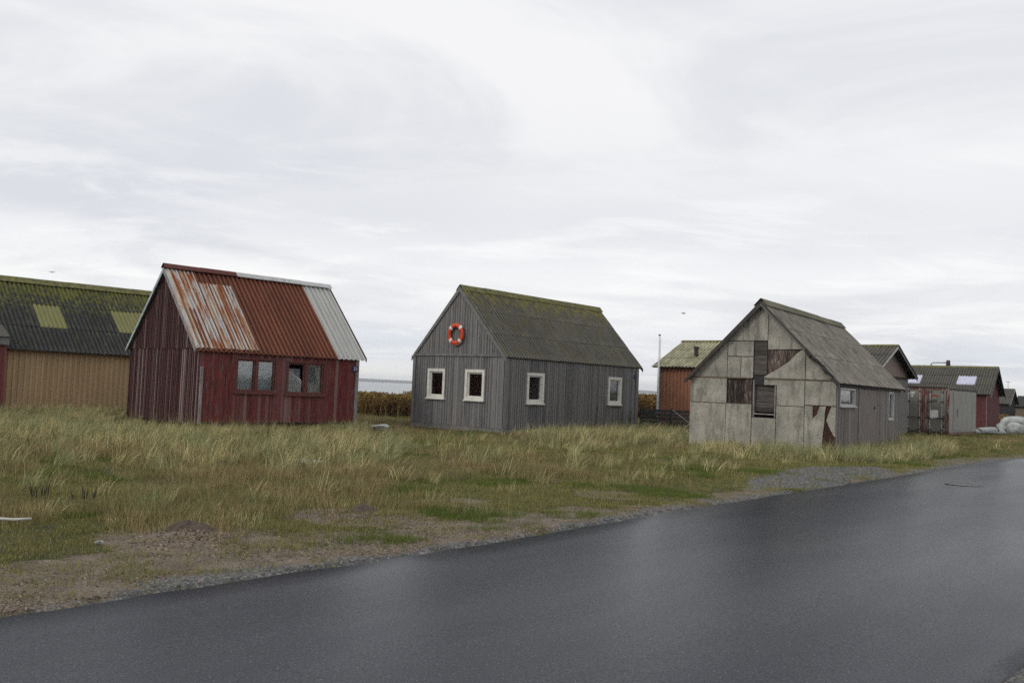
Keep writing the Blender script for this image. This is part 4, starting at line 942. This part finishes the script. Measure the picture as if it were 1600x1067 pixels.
# bags
def lumpy(name, m, parent, sx, sy, sz, seed, power=2.6, amp=.14):
    bm = bmesh.new(); bmesh.ops.create_icosphere(bm, subdivisions=4, radius=1)
    r_ = np.random.default_rng(seed); ph = r_.random((8, 4)) * 6.28; kk = r_.normal(size=(8, 3)) * 2.6
    for v in bm.verts:
        n = v.co.normalized(); q = (abs(n.x) ** power + abs(n.y) ** power + abs(n.z) ** power) ** (-1 / power)
        d = sum(math.sin(kk[i][0] * n.x + kk[i][1] * n.y + kk[i][2] * n.z + ph[i][0]) / (1 + i * .4) for i in range(8)) * amp / 2
        f = abs(math.sin(7 * n.x + 5 * n.z + ph[0][1])) * .04
        v.co = Vector((n.x * sx, n.y * sy, n.z * sz)) * (q * (1 + d) - f - .05 * abs(math.sin(11 * n.y + 9 * n.z + 6 * n.x + ph[1][1])) * abs(math.sin(4 * n.x + ph[2][1])))
        if v.co.z < -sz * .72: v.co.z = -sz * .72
        v.co.z += sz * .72
    me_ = bpy.data.meshes.new(name); bm.to_mesh(me_); bm.free(); me_.shade_smooth(); me_.materials.append(m)
    o = bpy.data.objects.new(name, me_); C.objects.link(o)
    if parent: o.parent = parent
    return o
for i, (x, y, sx, sy, sz, rz, lab) in enumerate([
    (31.9, 57.2, 1.05, .8, .62, .3, 'largest greenish white bulk bag, topmost of the pile by the red hut'),
    (31.0, 55.5, .75, .5, .40, .8, 'slumped white bulk bag with a dark strap in front of the big one'),
    (28.9, 54.5, .9, .5, .22, -.4, 'flat white sack with black stripes lying before the red wall'),
    (27.6, 54.0, .55, .35, .20, .3, 'small flat white sack nearest the shipping container'),
    (32.1, 55.6, .55, .45, .36, .1, 'pale grey bulk bag at the right end of the pile')]):
    b = empty('bulk_bag', (x, y, float(gh(x, y))), rz); tag(b, lab, 'bag', 'white bags dumped beside the red hut')
    lumpy('bag_body', MT['bag'], b, sx, sy, sz, i + 3)
    mb = MB(); ex = .42 * sx
    mb.tube([(ex + .05 * math.sin(t * 3), sy * 1.04 * math.cos(t), sz * .72 + sz * 1.04 * math.sin(t)) for t in [PI * (.95 + k * .0) + 0.0 - k * .28 for k in range(12)]], .025, 6); mb.build('strap', MT['dark_steel'], b)

# loose things in the grass
st = MB(); st.tube([(-.28, -.02, .03), (-.1, .0, .05), (.1, .01, .045), (.27, .03, .06)], [.01, .018, .016, .012], 8)
o = st.build('pale_stick', MT['driftwood'], smooth=True); o.location = (-5.2, 9.5, float(gh(-5.2, 9.5)) + .05); tag(o, 'short pale weathered stick at the left edge in the grass', 'stick')
def scrap(x, y, s, lab, m, seed, cat='rubbish'):
    o = lumpy('plastic_scrap', m, None, s, s * .5, s * .28, seed, amp=.5); o.location = (x, y, float(gh(x, y)) + .02); tag(o, lab, cat)
scrap(-3.9, 17.8, .26, 'crumpled white plastic scrap lying in the marram in front of the red cabin', MT['bag'], 21)
o_ = None
scrap(-3.95, 8.95, .035, 'tiny white litter on the grass left of the nearer soil mound', MT['bag'], 22)
scrap(-4.4, 31.2, .3, 'white plastic scrap beside the boards right of the red cabin', MT['bag'], 24)
for (p, q_, lab) in (((-5.6, 31.9, .16), (-4.1, 30.6, .14), 'longer dark plank lying in the grass right of the red cabin'), ((-5.4, 31.2, .12), (-4.7, 30.8, .12), 'shorter dark plank under the longer one')):
    mb = MB(); c_ = (Vector(p) + Vector(q_)) / 2; mb.beam(Vector(p) - c_, Vector(q_) - c_, .16, .04); o = mb.build('loose_plank', MT['dark_plank']); o.location = c_; tag(o, lab, 'plank')
for i, (x, y, z, lab) in enumerate([((1067 - 800) / 1414.7 * 110, 110, 1.7 + 110 * 126 / 1414.7, 'tiny gull flying in the sky above the terracotta hut'), ((75 - 800) / 1414.7 * 120, 120, 1.7 + 120 * 150 / 1414.7, 'tiny gull flying above the tan barn roof')]):
    g_ = empty('gull', (x, y, z), .4 + i); tag(g_, lab, 'gull')
    mb = MB(); mb.tube([(-.2, 0, 0), (-.1, 0, .01), (.08, 0, 0), (.22, 0, -.01)], [.02, .06, .05, .01], 8); mb.build('body', MT['bird'], g_, smooth=True)
    for s_ in (-1, 1):
        mb = MB(); a = [(-.07, 0, .03), (.07, 0, .03), (.05, s_ * .25, .13), (-.03, s_ * .5, .07), (-.06, s_ * .28, .12)]; mb.prism(a, [(x_, y_, z_ + .012) for x_, y_, z_ in a]); mb.build('wing', MT['bird'], g_)

# ================================================================ vegetation (scattered with geometry nodes)
def grassmat(name, a, b, c_=None, rough=.8, patch=(.06, .07, .02), pamt=.4, trans=.12):
    m = bpy.data.materials.new(name); m.use_nodes = True; nt = m.node_tree; bs = nt.nodes['Principled BSDF']
    oi = N(nt, 'ShaderNodeObjectInfo'); at = N(nt, 'ShaderNodeAttribute', attribute_name='tone'); geo = N(nt, 'ShaderNodeNewGeometry')
    c0 = mixc(nt, oi.outputs['Random'], a, b)
    if c_: c0 = mixc(nt, maprange(nt, at.outputs['Fac'], .35, 1., 0, 1, False), c0, c_)
    c0 = mixc(nt, mathn(nt, 'MULTIPLY', maprange(nt, noise(nt, geo.outputs['Position'], .55, 4), .4, .62), pamt), c0, patch)
    LK(nt, c0, bs.inputs['Base Color']); bs.inputs['Roughness'].default_value = rough; bs.inputs['Specular IOR Level'].default_value = .15
    if trans:
        tl = N(nt, 'ShaderNodeBsdfTranslucent'); LK(nt, c0, tl.inputs[0]); mx = N(nt, 'ShaderNodeMixShader'); mx.inputs[0].default_value = trans
        LK(nt, bs.outputs[0], mx.inputs[1]); LK(nt, tl.outputs[0], mx.inputs[2]); LK(nt, mx.outputs[0], nt.nodes['Material Output'].inputs[0])
    return m
G = {}
G['marram'] = grassmat('marram_blades', (.13, .155, .055), (.23, .225, .09), (.68, .57, .30), patch=(.18, .24, .12), pamt=.55)
G['dry'] = grassmat('dry_grass', (.115, .085, .042), (.17, .135, .06), (.46, .36, .18), patch=(.15, .155, .055), pamt=.4)
G['short'] = grassmat('short_grass', (.085, .12, .024), (.135, .145, .038), (.36, .31, .13), patch=(.24, .21, .08), pamt=.5)
G['lush'] = grassmat('lush_grass', (.075, .125, .022), (.11, .155, .03), (.18, .19, .05), pamt=.2)
def blades(n, rad, hmin, hmax, wd, lean, m, name, segs=4, droop=.5, seed=0, wind=0., dead=.25):
    r_ = random.Random(seed); mb = MB()
    for i in range(n):
        a = r_.uniform(0, 2 * PI); q = rad * math.sqrt(r_.random()); x, y = q * math.cos(a), q * math.sin(a) * 1.0
        h = r_.uniform(hmin, hmax) * (1 - .35 * (q / rad) ** 2); da = a + r_.uniform(-1.3, 1.3); ln = lean * r_.uniform(.2, 1.3); dx, dy = math.cos(da) + wind, math.sin(da); dl = math.hypot(dx, dy) + 1e-6; dx, dy = dx / dl, dy / dl
        w_ = wd * r_.uniform(.6, 1.5); fa_ = r_.uniform(0, PI); wx, wy = math.cos(fa_) * w_ / 2, math.sin(fa_) * w_ / 2
        tn_ = r_.random() ** 1.4 if r_.random() > dead else r_.uniform(.8, 1.15); dr = droop * r_.uniform(.2, 1.5)
        vs = []; px, py, pz = x, y, -.02; ang_ = ln * .35
        for k in range(segs + 1):
            f = k / segs; ww = (1 - f ** 1.6)
            if k == segs: vs.append((px, py, pz))
            else: vs += [(px - wx * ww, py - wy * ww, pz), (px + wx * ww, py + wy * ww, pz)]
            ang_ += (ln + dr * f * 1.6) / segs; st_ = h / segs
            px += dx * math.sin(ang_) * st_; py += dy * math.sin(ang_) * st_; pz += math.cos(ang_) * st_
        fs = [(2 * k, 2 * k + 1, 2 * k + 3, 2 * k + 2) for k in range(segs - 1)] + [(2 * segs - 2, 2 * segs - 1, 2 * segs)]
        mb.add(vs, fs, tn_)
    me_ = bpy.data.meshes.new(name); me_.from_pydata(mb.v, [], mb.f); at = me_.attributes.new('tone', 'FLOAT', 'POINT'); at.data.foreach_set('value', mb.t)
    me_.materials.append(m); return bpy.data.objects.new(name, me_)
def source(name, obs):
    c_ = bpy.data.collections.new(name)
    for o in obs: c_.objects.link(o)
    return c_
def scatter(name, pts, src, label, cat=None, kind='stuff'):
    pts = np.array(pts, float)       # x y z rot scale tiltx tilty idx
    me_ = bpy.data.meshes.new(name); me_.vertices.add(len(pts)); me_.vertices.foreach_set('co', pts[:, :3].ravel())
    for nm, col_ in (('rot', pts[:, [5, 6, 3]]), ): a = me_.attributes.new(nm, 'FLOAT_VECTOR', 'POINT'); a.data.foreach_set('vector', col_.ravel())
    a = me_.attributes.new('scl', 'FLOAT', 'POINT'); a.data.foreach_set('value', pts[:, 4]); a = me_.attributes.new('pick', 'INT', 'POINT'); a.data.foreach_set('value', pts[:, 7].astype(np.int32))
    o = bpy.data.objects.new(name, me_); C.objects.link(o)
    ng = bpy.data.node_groups.new(name + '_nodes', 'GeometryNodeTree')
    ng.interface.new_socket('Geometry', in_out='INPUT', socket_type='NodeSocketGeometry'); ng.interface.new_socket('Geometry', in_out='OUTPUT', socket_type='NodeSocketGeometry')
    gi = ng.nodes.new('NodeGroupInput'); go = ng.nodes.new('NodeGroupOutput'); ip = ng.nodes.new('GeometryNodeInstanceOnPoints'); ci = ng.nodes.new('GeometryNodeCollectionInfo')
    ci.inputs['Collection'].default_value = src; ci.inputs['Separate Children'].default_value = True; ci.inputs['Reset Children'].default_value = True
    def attr(n_, t):
        q = ng.nodes.new('GeometryNodeInputNamedAttribute'); q.data_type = t; q.inputs[0].default_value = n_; return [s for s in q.outputs if s.enabled and s.name == 'Attribute'][0]
    ip.inputs['Pick Instance'].default_value = True
    ng.links.new(gi.outputs[0], ip.inputs['Points']); ng.links.new(ci.outputs[0], ip.inputs['Instance']); ng.links.new(attr('pick', 'INT'), ip.inputs['Instance Index'])
    e2 = ng.nodes.new('FunctionNodeEulerToRotation'); ng.links.new(attr('rot', 'FLOAT_VECTOR'), e2.inputs[0]); ng.links.new(e2.outputs[0], ip.inputs['Rotation'])
    ng.links.new(attr('scl', 'FLOAT'), ip.inputs['Scale']); ng.links.new(ip.outputs[0], go.inputs[0])
    md = o.modifiers.new('scatter', 'NODES'); md.node_group = ng
    tag(o, label, cat, kind=kind); return o
def infoot(x, y, pad=.05):
    r_ = np.zeros(x.shape, bool)
    for fx, fy, a, W_, L_ in FOOT:
        dx, dy = x - fx, y - fy; u = dx * math.cos(a) + dy * math.sin(a); v = -dx * math.sin(a) + dy * math.cos(a)
        r_ |= (u > -pad) & (u < L_ + pad) & (v > -pad) & (v < W_ + pad)
    return r_
def field(n, dens_fn, x0, x1, y0, y1, smin, smax, nv, tilt=.12, lean=(0, 0), pad=.05, maxn=None):
    """random points in a wedge of ground, thinned by a density function"""
    x = rng.uniform(x0, x1, n); y = rng.uniform(y0, y1, n); e = edist(x, y)
    ok = (np.abs(x) < y * .80 + 3) & (rng.random(n) < dens_fn(x, y, e)) & ~infoot(x, y, pad) & ((e > .05) | (e < -RW - .1))
    x, y, e = x[ok], y[ok], e[ok]; k = len(x)
    return np.stack([x, y, gh(x, y, e), rng.uniform(0, 6.28, k), rng.uniform(smin, smax, k), rng.normal(0, tilt, k) + lean[0], rng.normal(0, tilt, k) + lean[1], rng.integers(0, nv, k)], 1)

def near_wall(x, y, spec, d):
    """closeness to a house's two visible walls"""
    fx, fy, a, W_, L_ = spec; dx, dy = x - fx, y - fy; u = dx * math.cos(a) + dy * math.sin(a); v = -dx * math.sin(a) + dy * math.cos(a)
    du = np.maximum(np.maximum(-u, u - L_), 0); dv = np.maximum(np.maximum(-v, v - W_), 0); return sst(d, d * .25, np.hypot(du, dv))
RED, GREY, CONC = FOOT[0], FOOT[1], FOOT[2]
MAR_A = [(-30, 44), (-21, 42), (-14, 41), (-8, 36), (-5.0, 33.5), (-4.2, 29.5), (-3.0, 24), (-2.4, 17.5), (-3.6, 15.5), (-5.2, 14.6), (-7.5, 14.0), (-10.5, 14.0), (-16, 16)]
MAR_B = [(0.3, 30.6), (1.2, 29.4), (3.8, 29.6), (6.0, 30.0), (8.2, 36.5), (5.6, 38.0), (3.2, 34.5)]
MAR_C = [(5.6, 29.2), (7.6, 26.3), (9.6, 24.6), (12.2, 27.0), (15.2, 31.0), (17.0, 35.0), (16.4, 36.6), (15.4, 35.8), (10.8, 28.0), (9.7, 26.9), (7.0, 29.0)]
def marden(x, y, e):
    n1 = fbm(x, y, 2.2, 51); n2 = fbm(x, y, .9, 61); xw = x + (n1 - .5) * 2.5; yw = y + (n2 - .5) * 2.5
    d = poly_mask(xw, yw, MAR_A) * np.clip(.30 + 3.4 * (n2 * .6 + n1 * .4 - .46), .04, 1) * (.14 + .86 * sst(14.5, 21, y))
    d = np.maximum(d, poly_mask(x + (n1 - .5), y + (n2 - .5), MAR_B) * .8); d = np.maximum(d, poly_mask(x + (n1 - .5) * .8, y + (n2 - .5) * .8, MAR_C) * .95)
    d = np.maximum(d, .06 * poly_mask(xw, yw, [(-2.4, 17), (-2, 29), (6, 30), (9, 26), (5, 20), (1.5, 16.5)]))
    d = np.maximum(d, .022 * sst(1.8, 3, e) * sst(40, 30, y))
    return d
mar = source('marram_source', [blades(75, .20, .30, .80, .0095, .45, G['marram'], 'marram_tuft', 5, .9, s, .55) for s in range(3)]
    + [blades(30, .26, .25, .85, .011, .7, G['marram'], 'marram_tuft', 5, 1.2, 10 + s, .8, .5) for s in range(3)]
    + [blades(40, .24, .2, .6, .007, .6, G['dry'], 'marram_tuft', 5, 1.1, 20 + s, .6, .2) for s in range(2)])
pm = field(40000, marden, -34, 20, 9, 44, .55, 1.2, 8, .16, lean=(0, .10))
pm[:, 3] = rng.normal(.1, .6, len(pm))
sc_n = sst(9, 19, pm[:, 1]); nw = np.maximum(near_wall(pm[:, 0], pm[:, 1], RED, 1.6), near_wall(pm[:, 0], pm[:, 1], (-.2, 31.87, .878, 4.576, 3.0), 2.2)); pm[:, 4] *= 1 - .6 * nw
pm[:, 4] *= (.55 + .36 * sc_n) * (1 - .3 * sst(22, 27, pm[:, 1]) * (pm[:, 0] < 0))
scatter('marram_grass', pm, mar, 'tall pale green marram grass in front of the cabins', 'grass')
drys = source('dry_source', [blades(60, .22, .08, .34, .005, .35, G['dry'], 'dry_tuft', 3, .5, 20 + s) for s in range(4)] + [blades(40, .22, .10, .32, .005, .35, G['marram'], 'dry_tuft', 3, .5, 30)])
def dryden(x, y, e):
    n1 = fbm(x, y, 1.8, 71); n2 = fbm(x, y, .6, 73)
    _, _, b = zones(x, y, e); d = (.15 + .85 * b) * np.clip((n1 * .6 + n2 * .4 - .44) * 6, 0, 1) * sst(1.3, 3.4, e) * (1 + .8 * sst(9, 3, e))
    return np.clip(d, 0, 1) * sst(60, 40, y) + .12 * sst(38, 44, y)
pd_ = np.concatenate([field(60000, dryden, -34, 36, 8, 62, .6, 1.25, 5, .15), field(26000, dryden, -9, 8, 7, 19, .5, 1.0, 5, .15)])
scatter('dry_grass', pd_, drys, 'brown dry grass between the marram and the green turf', 'grass')
shs = source('short_source', [blades(55, .15, .025, .085, .0045, .5, G['short'], 'short_tuft', 2, .5, 40 + s) for s in range(4)] + [blades(60, .14, .03, .10, .005, .4, G['lush'], 'short_tuft', 2, .4, 50)])
def shden(x, y, e):
    dirt, gr, b = zones(x, y, e); n2 = fbm(x, y, .5, 81); n1 = fbm(x, y, 1.3, 83)
    dd = dirt * .8 + (n2 - .5) * 1.1 + (n1 - .5) * 1.0
    d = (1 - sst(.30, .62, dd)) * (1 - sst(.3, .6, gr)) * np.clip(.45 + 1.6 * (n1 - .3), .15, 1) * (1 - .5 * b)
    d = np.maximum(d, .7 * sst(.50, .60, n1 * .5 + n2 * .5) * (1 - sst(.4, .7, gr))); d = np.maximum(d, .06 * (e > .15))
    return np.where(e < 0, .35 * sst(-RW - .25, -RW - .8, e), d)
near_ = lambda x, y, e: shden(x, y, e) * sst(30, 22, y)
ps = np.concatenate([field(150000, near_, -20, 22, 4.5, 30, .7, 1.35, 5, .12), field(60000, lambda x, y, e: shden(x, y, e) * .8, -10, 46, 24, 66, 1.2, 2.2, 5, .12)])
lush_n = fbm(ps[:, 0], ps[:, 1], 1.1, 91); ps[:, 7] = np.where(lush_n > .60, 4, ps[:, 7] % 4)
scatter('short_grass', ps, shs, 'short green turf between the road verge and the tall grass', 'grass')
# seed heads and stalks standing above the marram
stalk = source('stalk_source', [blades(7, .1, .5, 1.0, .006, .25, G['dry'], 'stalk', 5, .6, 60 + s) for s in range(3)])
pst = field(9000, lambda x, y, e: marden(x, y, e) * .6 + .02, -30, 18, 11, 42, .7, 1.1, 3, .12)
scatter('dry_stalks', pst, stalk, 'thin straw coloured stalks standing out of the marram', 'grass')

# pebbles and wood chips
def pebble(seed, sx, sy, sz, m, name):
    bm = bmesh.new(); bmesh.ops.create_icosphere(bm, subdivisions=1, radius=1); r_ = random.Random(seed)
    for v in bm.verts: v.co = Vector((v.co.x * sx, v.co.y * sy, v.co.z * sz)) * r_.uniform(.75, 1.2)
    me_ = bpy.data.meshes.new(name); bm.to_mesh(me_); bm.free(); me_.materials.append(m); return bpy.data.objects.new(name, me_)
peb = source('pebble_source', [pebble(s, .010, .008, .006, MT['stone'], 'pebble') for s in range(5)])
def pden(x, y, e): _, gr, _ = zones(x, y, e); return np.clip(gr * (.2 + .8 * sst(.8, .15, e)) + .05, 0, 1) * sst(24, 12, y)
pp = field(90000, pden, -9, 9, 4.5, 22, .5, 1.7, 5, .6); pp2 = field(14000, lambda x, y, e: poly_mask(x, y, GRAVEL_PATCH) * 1., 4, 10.5, 16, 24.5, 1., 2.2, 5, .6)
scatter('gravel', np.concatenate([pp, pp2]), peb, 'loose grey gravel along the road edge')
MT['chip'] = mat('wood_chips', (.24, .18, .135), (.13, .10, .08), 3, objr=.6, rough=.9)
chs = source('chip_source', [pebble(s + 30, .016, .008, .005, MT['chip'], 'chip') for s in range(5)])
def cden(x, y, e):
    d = np.zeros(x.shape)
    for mx, my, mr, mh in MOUNDS:
        q = np.hypot(x - mx - .1, y - my + .15); d = np.maximum(d, .8 * sst(.85, .1, q))
    dirt, gr, _ = zones(x, y, e); return np.maximum(d, .10 * dirt * (1 - gr) * sst(.5, .62, fbm(x, y, .9, 101)) * 3 + .04 * dirt)
pc = field(160000, cden, -7, 4, 6, 15, .5, 1.6, 5, .5)
scatter('wood_chips', pc, chs, 'scattered pale wood chips and soil crumbs on the dirt verge')
for i, (mx, my, mr, mh) in enumerate(MOUNDS):
    bm = bmesh.new(); bmesh.ops.create_grid(bm, x_segments=26, y_segments=26, size=.34)
    for v in bm.verts:
        x, y = v.co.x, v.co.y; q = math.hypot(x * .85, y) / .27
        b = float(gh(mx + x, my + y)); v.co.z = b - .03 + (.065 * max(0, 1 - q * q)) * (.2 + 1.7 * float(fbm(mx + x, my + y, .16, 7))) + float(fbm(mx + x, my + y, .06, 9)) * .06 * max(0, 1 - q)
    me_ = bpy.data.meshes.new('soil_mound'); bm.to_mesh(me_); bm.free(); me_.materials.append(MT['soil'])
    o = bpy.data.objects.new('soil_mound', me_); C.objects.link(o); o.location = (mx - .05, my + .12, 0)
    tag(o, ['low mound of dark soil and wood chips, the nearer one on the left', 'low mound of dark soil further along the verge, right of the other'][i], 'mound')

# charred stump tufts on the left
MT['char'] = mat('dark_stems', (.03, .024, .02), (.05, .035, .028), 8, rough=.9)
for i, (x, y, n_) in enumerate(((-5.95, 11.75, 12), (-5.35, 11.6, 8))):
    r_ = random.Random(i); mb = MB()
    for k in range(n_):
        a = r_.uniform(0, 6.28); q = r_.uniform(0, .13); l = r_.uniform(.06, .2)
        mb.tube([(q * math.cos(a), q * math.sin(a), -.03), (q * 1.2 * math.cos(a), q * 1.2 * math.sin(a), l * .6), (q * 1.4 * math.cos(a), q * 1.5 * math.sin(a), l)], [.009, .007, .003], 5)
    o = mb.build('burnt_shrub', MT['char']); o.location = (x, y, float(gh(x, y))); tag(o, ['wider clump of blackened stems in the grass at the left', 'smaller clump of blackened stems right of the wider one'][i], 'dead plant')
# dock plants at the far end of the grey cabin
MT['dock'] = mat('dock_seed', (.06, .03, .022), (.09, .045, .03), 8, rough=.9)
for i, (x, y, h_) in enumerate(((3.15, 33.5, 1.1), (3.55, 33.9, 1.15), (4.3, 35.0, 1.0), (4.8, 36.4, .9), (5.15, 35.9, .85))):
    r_ = random.Random(i + 5); mb = MB(); mb.tube([(0, 0, -.05), (.03, 0, h_ * .5), (.08, .02, h_)], [.012, .01, .005], 5)
    for k in range(40):
        z = h_ * r_.uniform(.5, 1); a = r_.uniform(0, 6.28); q = r_.uniform(.01, .045); c_ = Vector((.08 * z / h_ + q * math.cos(a), q * math.sin(a), z)); s_ = .018
        mb.add([c_ + Vector((0, 0, s_)), c_ + Vector((s_, 0, -s_)), c_ + Vector((-s_, s_, 0)), c_ + Vector((0, -s_, 0))], [(0, 1, 2), (0, 2, 3), (0, 3, 1), (1, 3, 2)])
    o = mb.build('dock_plant', MT['dock']); o.location = (x, y, float(gh(x, y))); tag(o, ['leftmost dark dock stalk against the grey cabin side wall', 'tallest dark dock stalk, second from the left by the grey cabin', 'dark dock stalk below the far window of the grey cabin', 'dark dock stalk nearest the board fence', 'shortest dark dock stalk, second from the fence'][i], 'dock plant', 'dock stalks beside the grey cabin')

# rose thicket behind the huts
def leafclump(seed, m1, n=150, r=.42, h=.9, top=False):
    r_ = random.Random(seed); mb = MB()
    for k in range(7):
        a = r_.uniform(0, 6.28); q = r_.uniform(0, r * .7); mb.tube([(q * .3 * math.cos(a), q * .3 * math.sin(a), -.05), (q * math.cos(a), q * math.sin(a), h * r_.uniform(.7, 1.0))], [.012, .005], 4, 1.0)
    for k in range(n):
        a = r_.uniform(0, 6.28); z = h * (.12 + .88 * r_.random() ** .8); q = r * math.sqrt(r_.random()) * (1.0 if z < h * .75 else .75)
        c_ = Vector((q * math.cos(a), q * math.sin(a), z)); d = Vector((r_.uniform(-1, 1), r_.uniform(-1, 1), r_.uniform(-.3, 1))).normalized(); s_ = r_.uniform(.035, .065)
        u = d.orthogonal().normalized() * s_; v = d.cross(u).normalized() * s_ * .6
        mb.add([c_ - u, c_ + v, c_ + u, c_ - v], [(0, 1, 2, 3)], min(1, max(0, z / h * .85 - .1 + r_.uniform(-.25, .25))))
    me_ = bpy.data.meshes.new('thicket_clump'); me_.from_pydata(mb.v, [], mb.f); at = me_.attributes.new('tone', 'FLOAT', 'POINT'); at.data.foreach_set('value', mb.t); me_.materials.append(m1)
    return bpy.data.objects.new('thicket_clump', me_)
tm = grassmat('rose_leaves', (.16, .065, .04), (.20, .10, .05), (.26, .22, .05), patch=(.14, .07, .04), pamt=.5)
tk = source('thicket_source', [leafclump(s, tm) for s in range(6)])
def band(s0, s1, t0, t1, n, smin, smax):
    s_ = rng.uniform(s0, s1, n); t = rng.uniform(t0, t1, n); x = -.72 * s_ + .69 * t; y = .69 * s_ + .72 * t
    ok = ~infoot(x, y, .3) & (np.abs(x) < y * .8 + 4); x, y = x[ok], y[ok]; k = len(x)
    return np.stack([x, y, gh(x, y), rng.uniform(0, 6.28, k), rng.uniform(smin, smax, k), rng.normal(0, .08, k), rng.normal(0, .08, k), rng.integers(0, 6, k)], 1)
o = scatter('rose_thicket', np.concatenate([band(33.6, 37.5, 25.5, 58, 1500, .65, 1.28), band(32.5, 36, 37, 58, 700, 1.3, 1.7)]), tk, 'autumn brown wild rose thicket behind the cabins along the shore', 'bushes')
bw_ = band(41, 46, 92, 125, 500, 1.0, 1.6)
r2 = np.array([[x, y, 0, rng.uniform(0, 6), rng.uniform(.9, 1.3), 0, 0, rng.integers(0, 6)] for x, y in zip(rng.uniform(40, 58, 260), rng.uniform(68, 84, 260))])
scatter('shrub_bank', r2, tk, 'olive brown scrub behind the white bags at the right', 'bushes')
# thin weed stalks sticking out of the thicket
ws = source('weed_source', [blades(5, .12, .5, .95, .012, .2, G['dry'], 'weed', 4, .4, 80 + s) for s in range(3)])
wb = band(33.2, 34.6, 26, 40, 120, 1.4, 2.0); wb[:, 7] = wb[:, 7] % 3
scatter('thicket_weeds', wb, ws, 'tall bare weed stalks rising above the rose thicket', 'weeds')
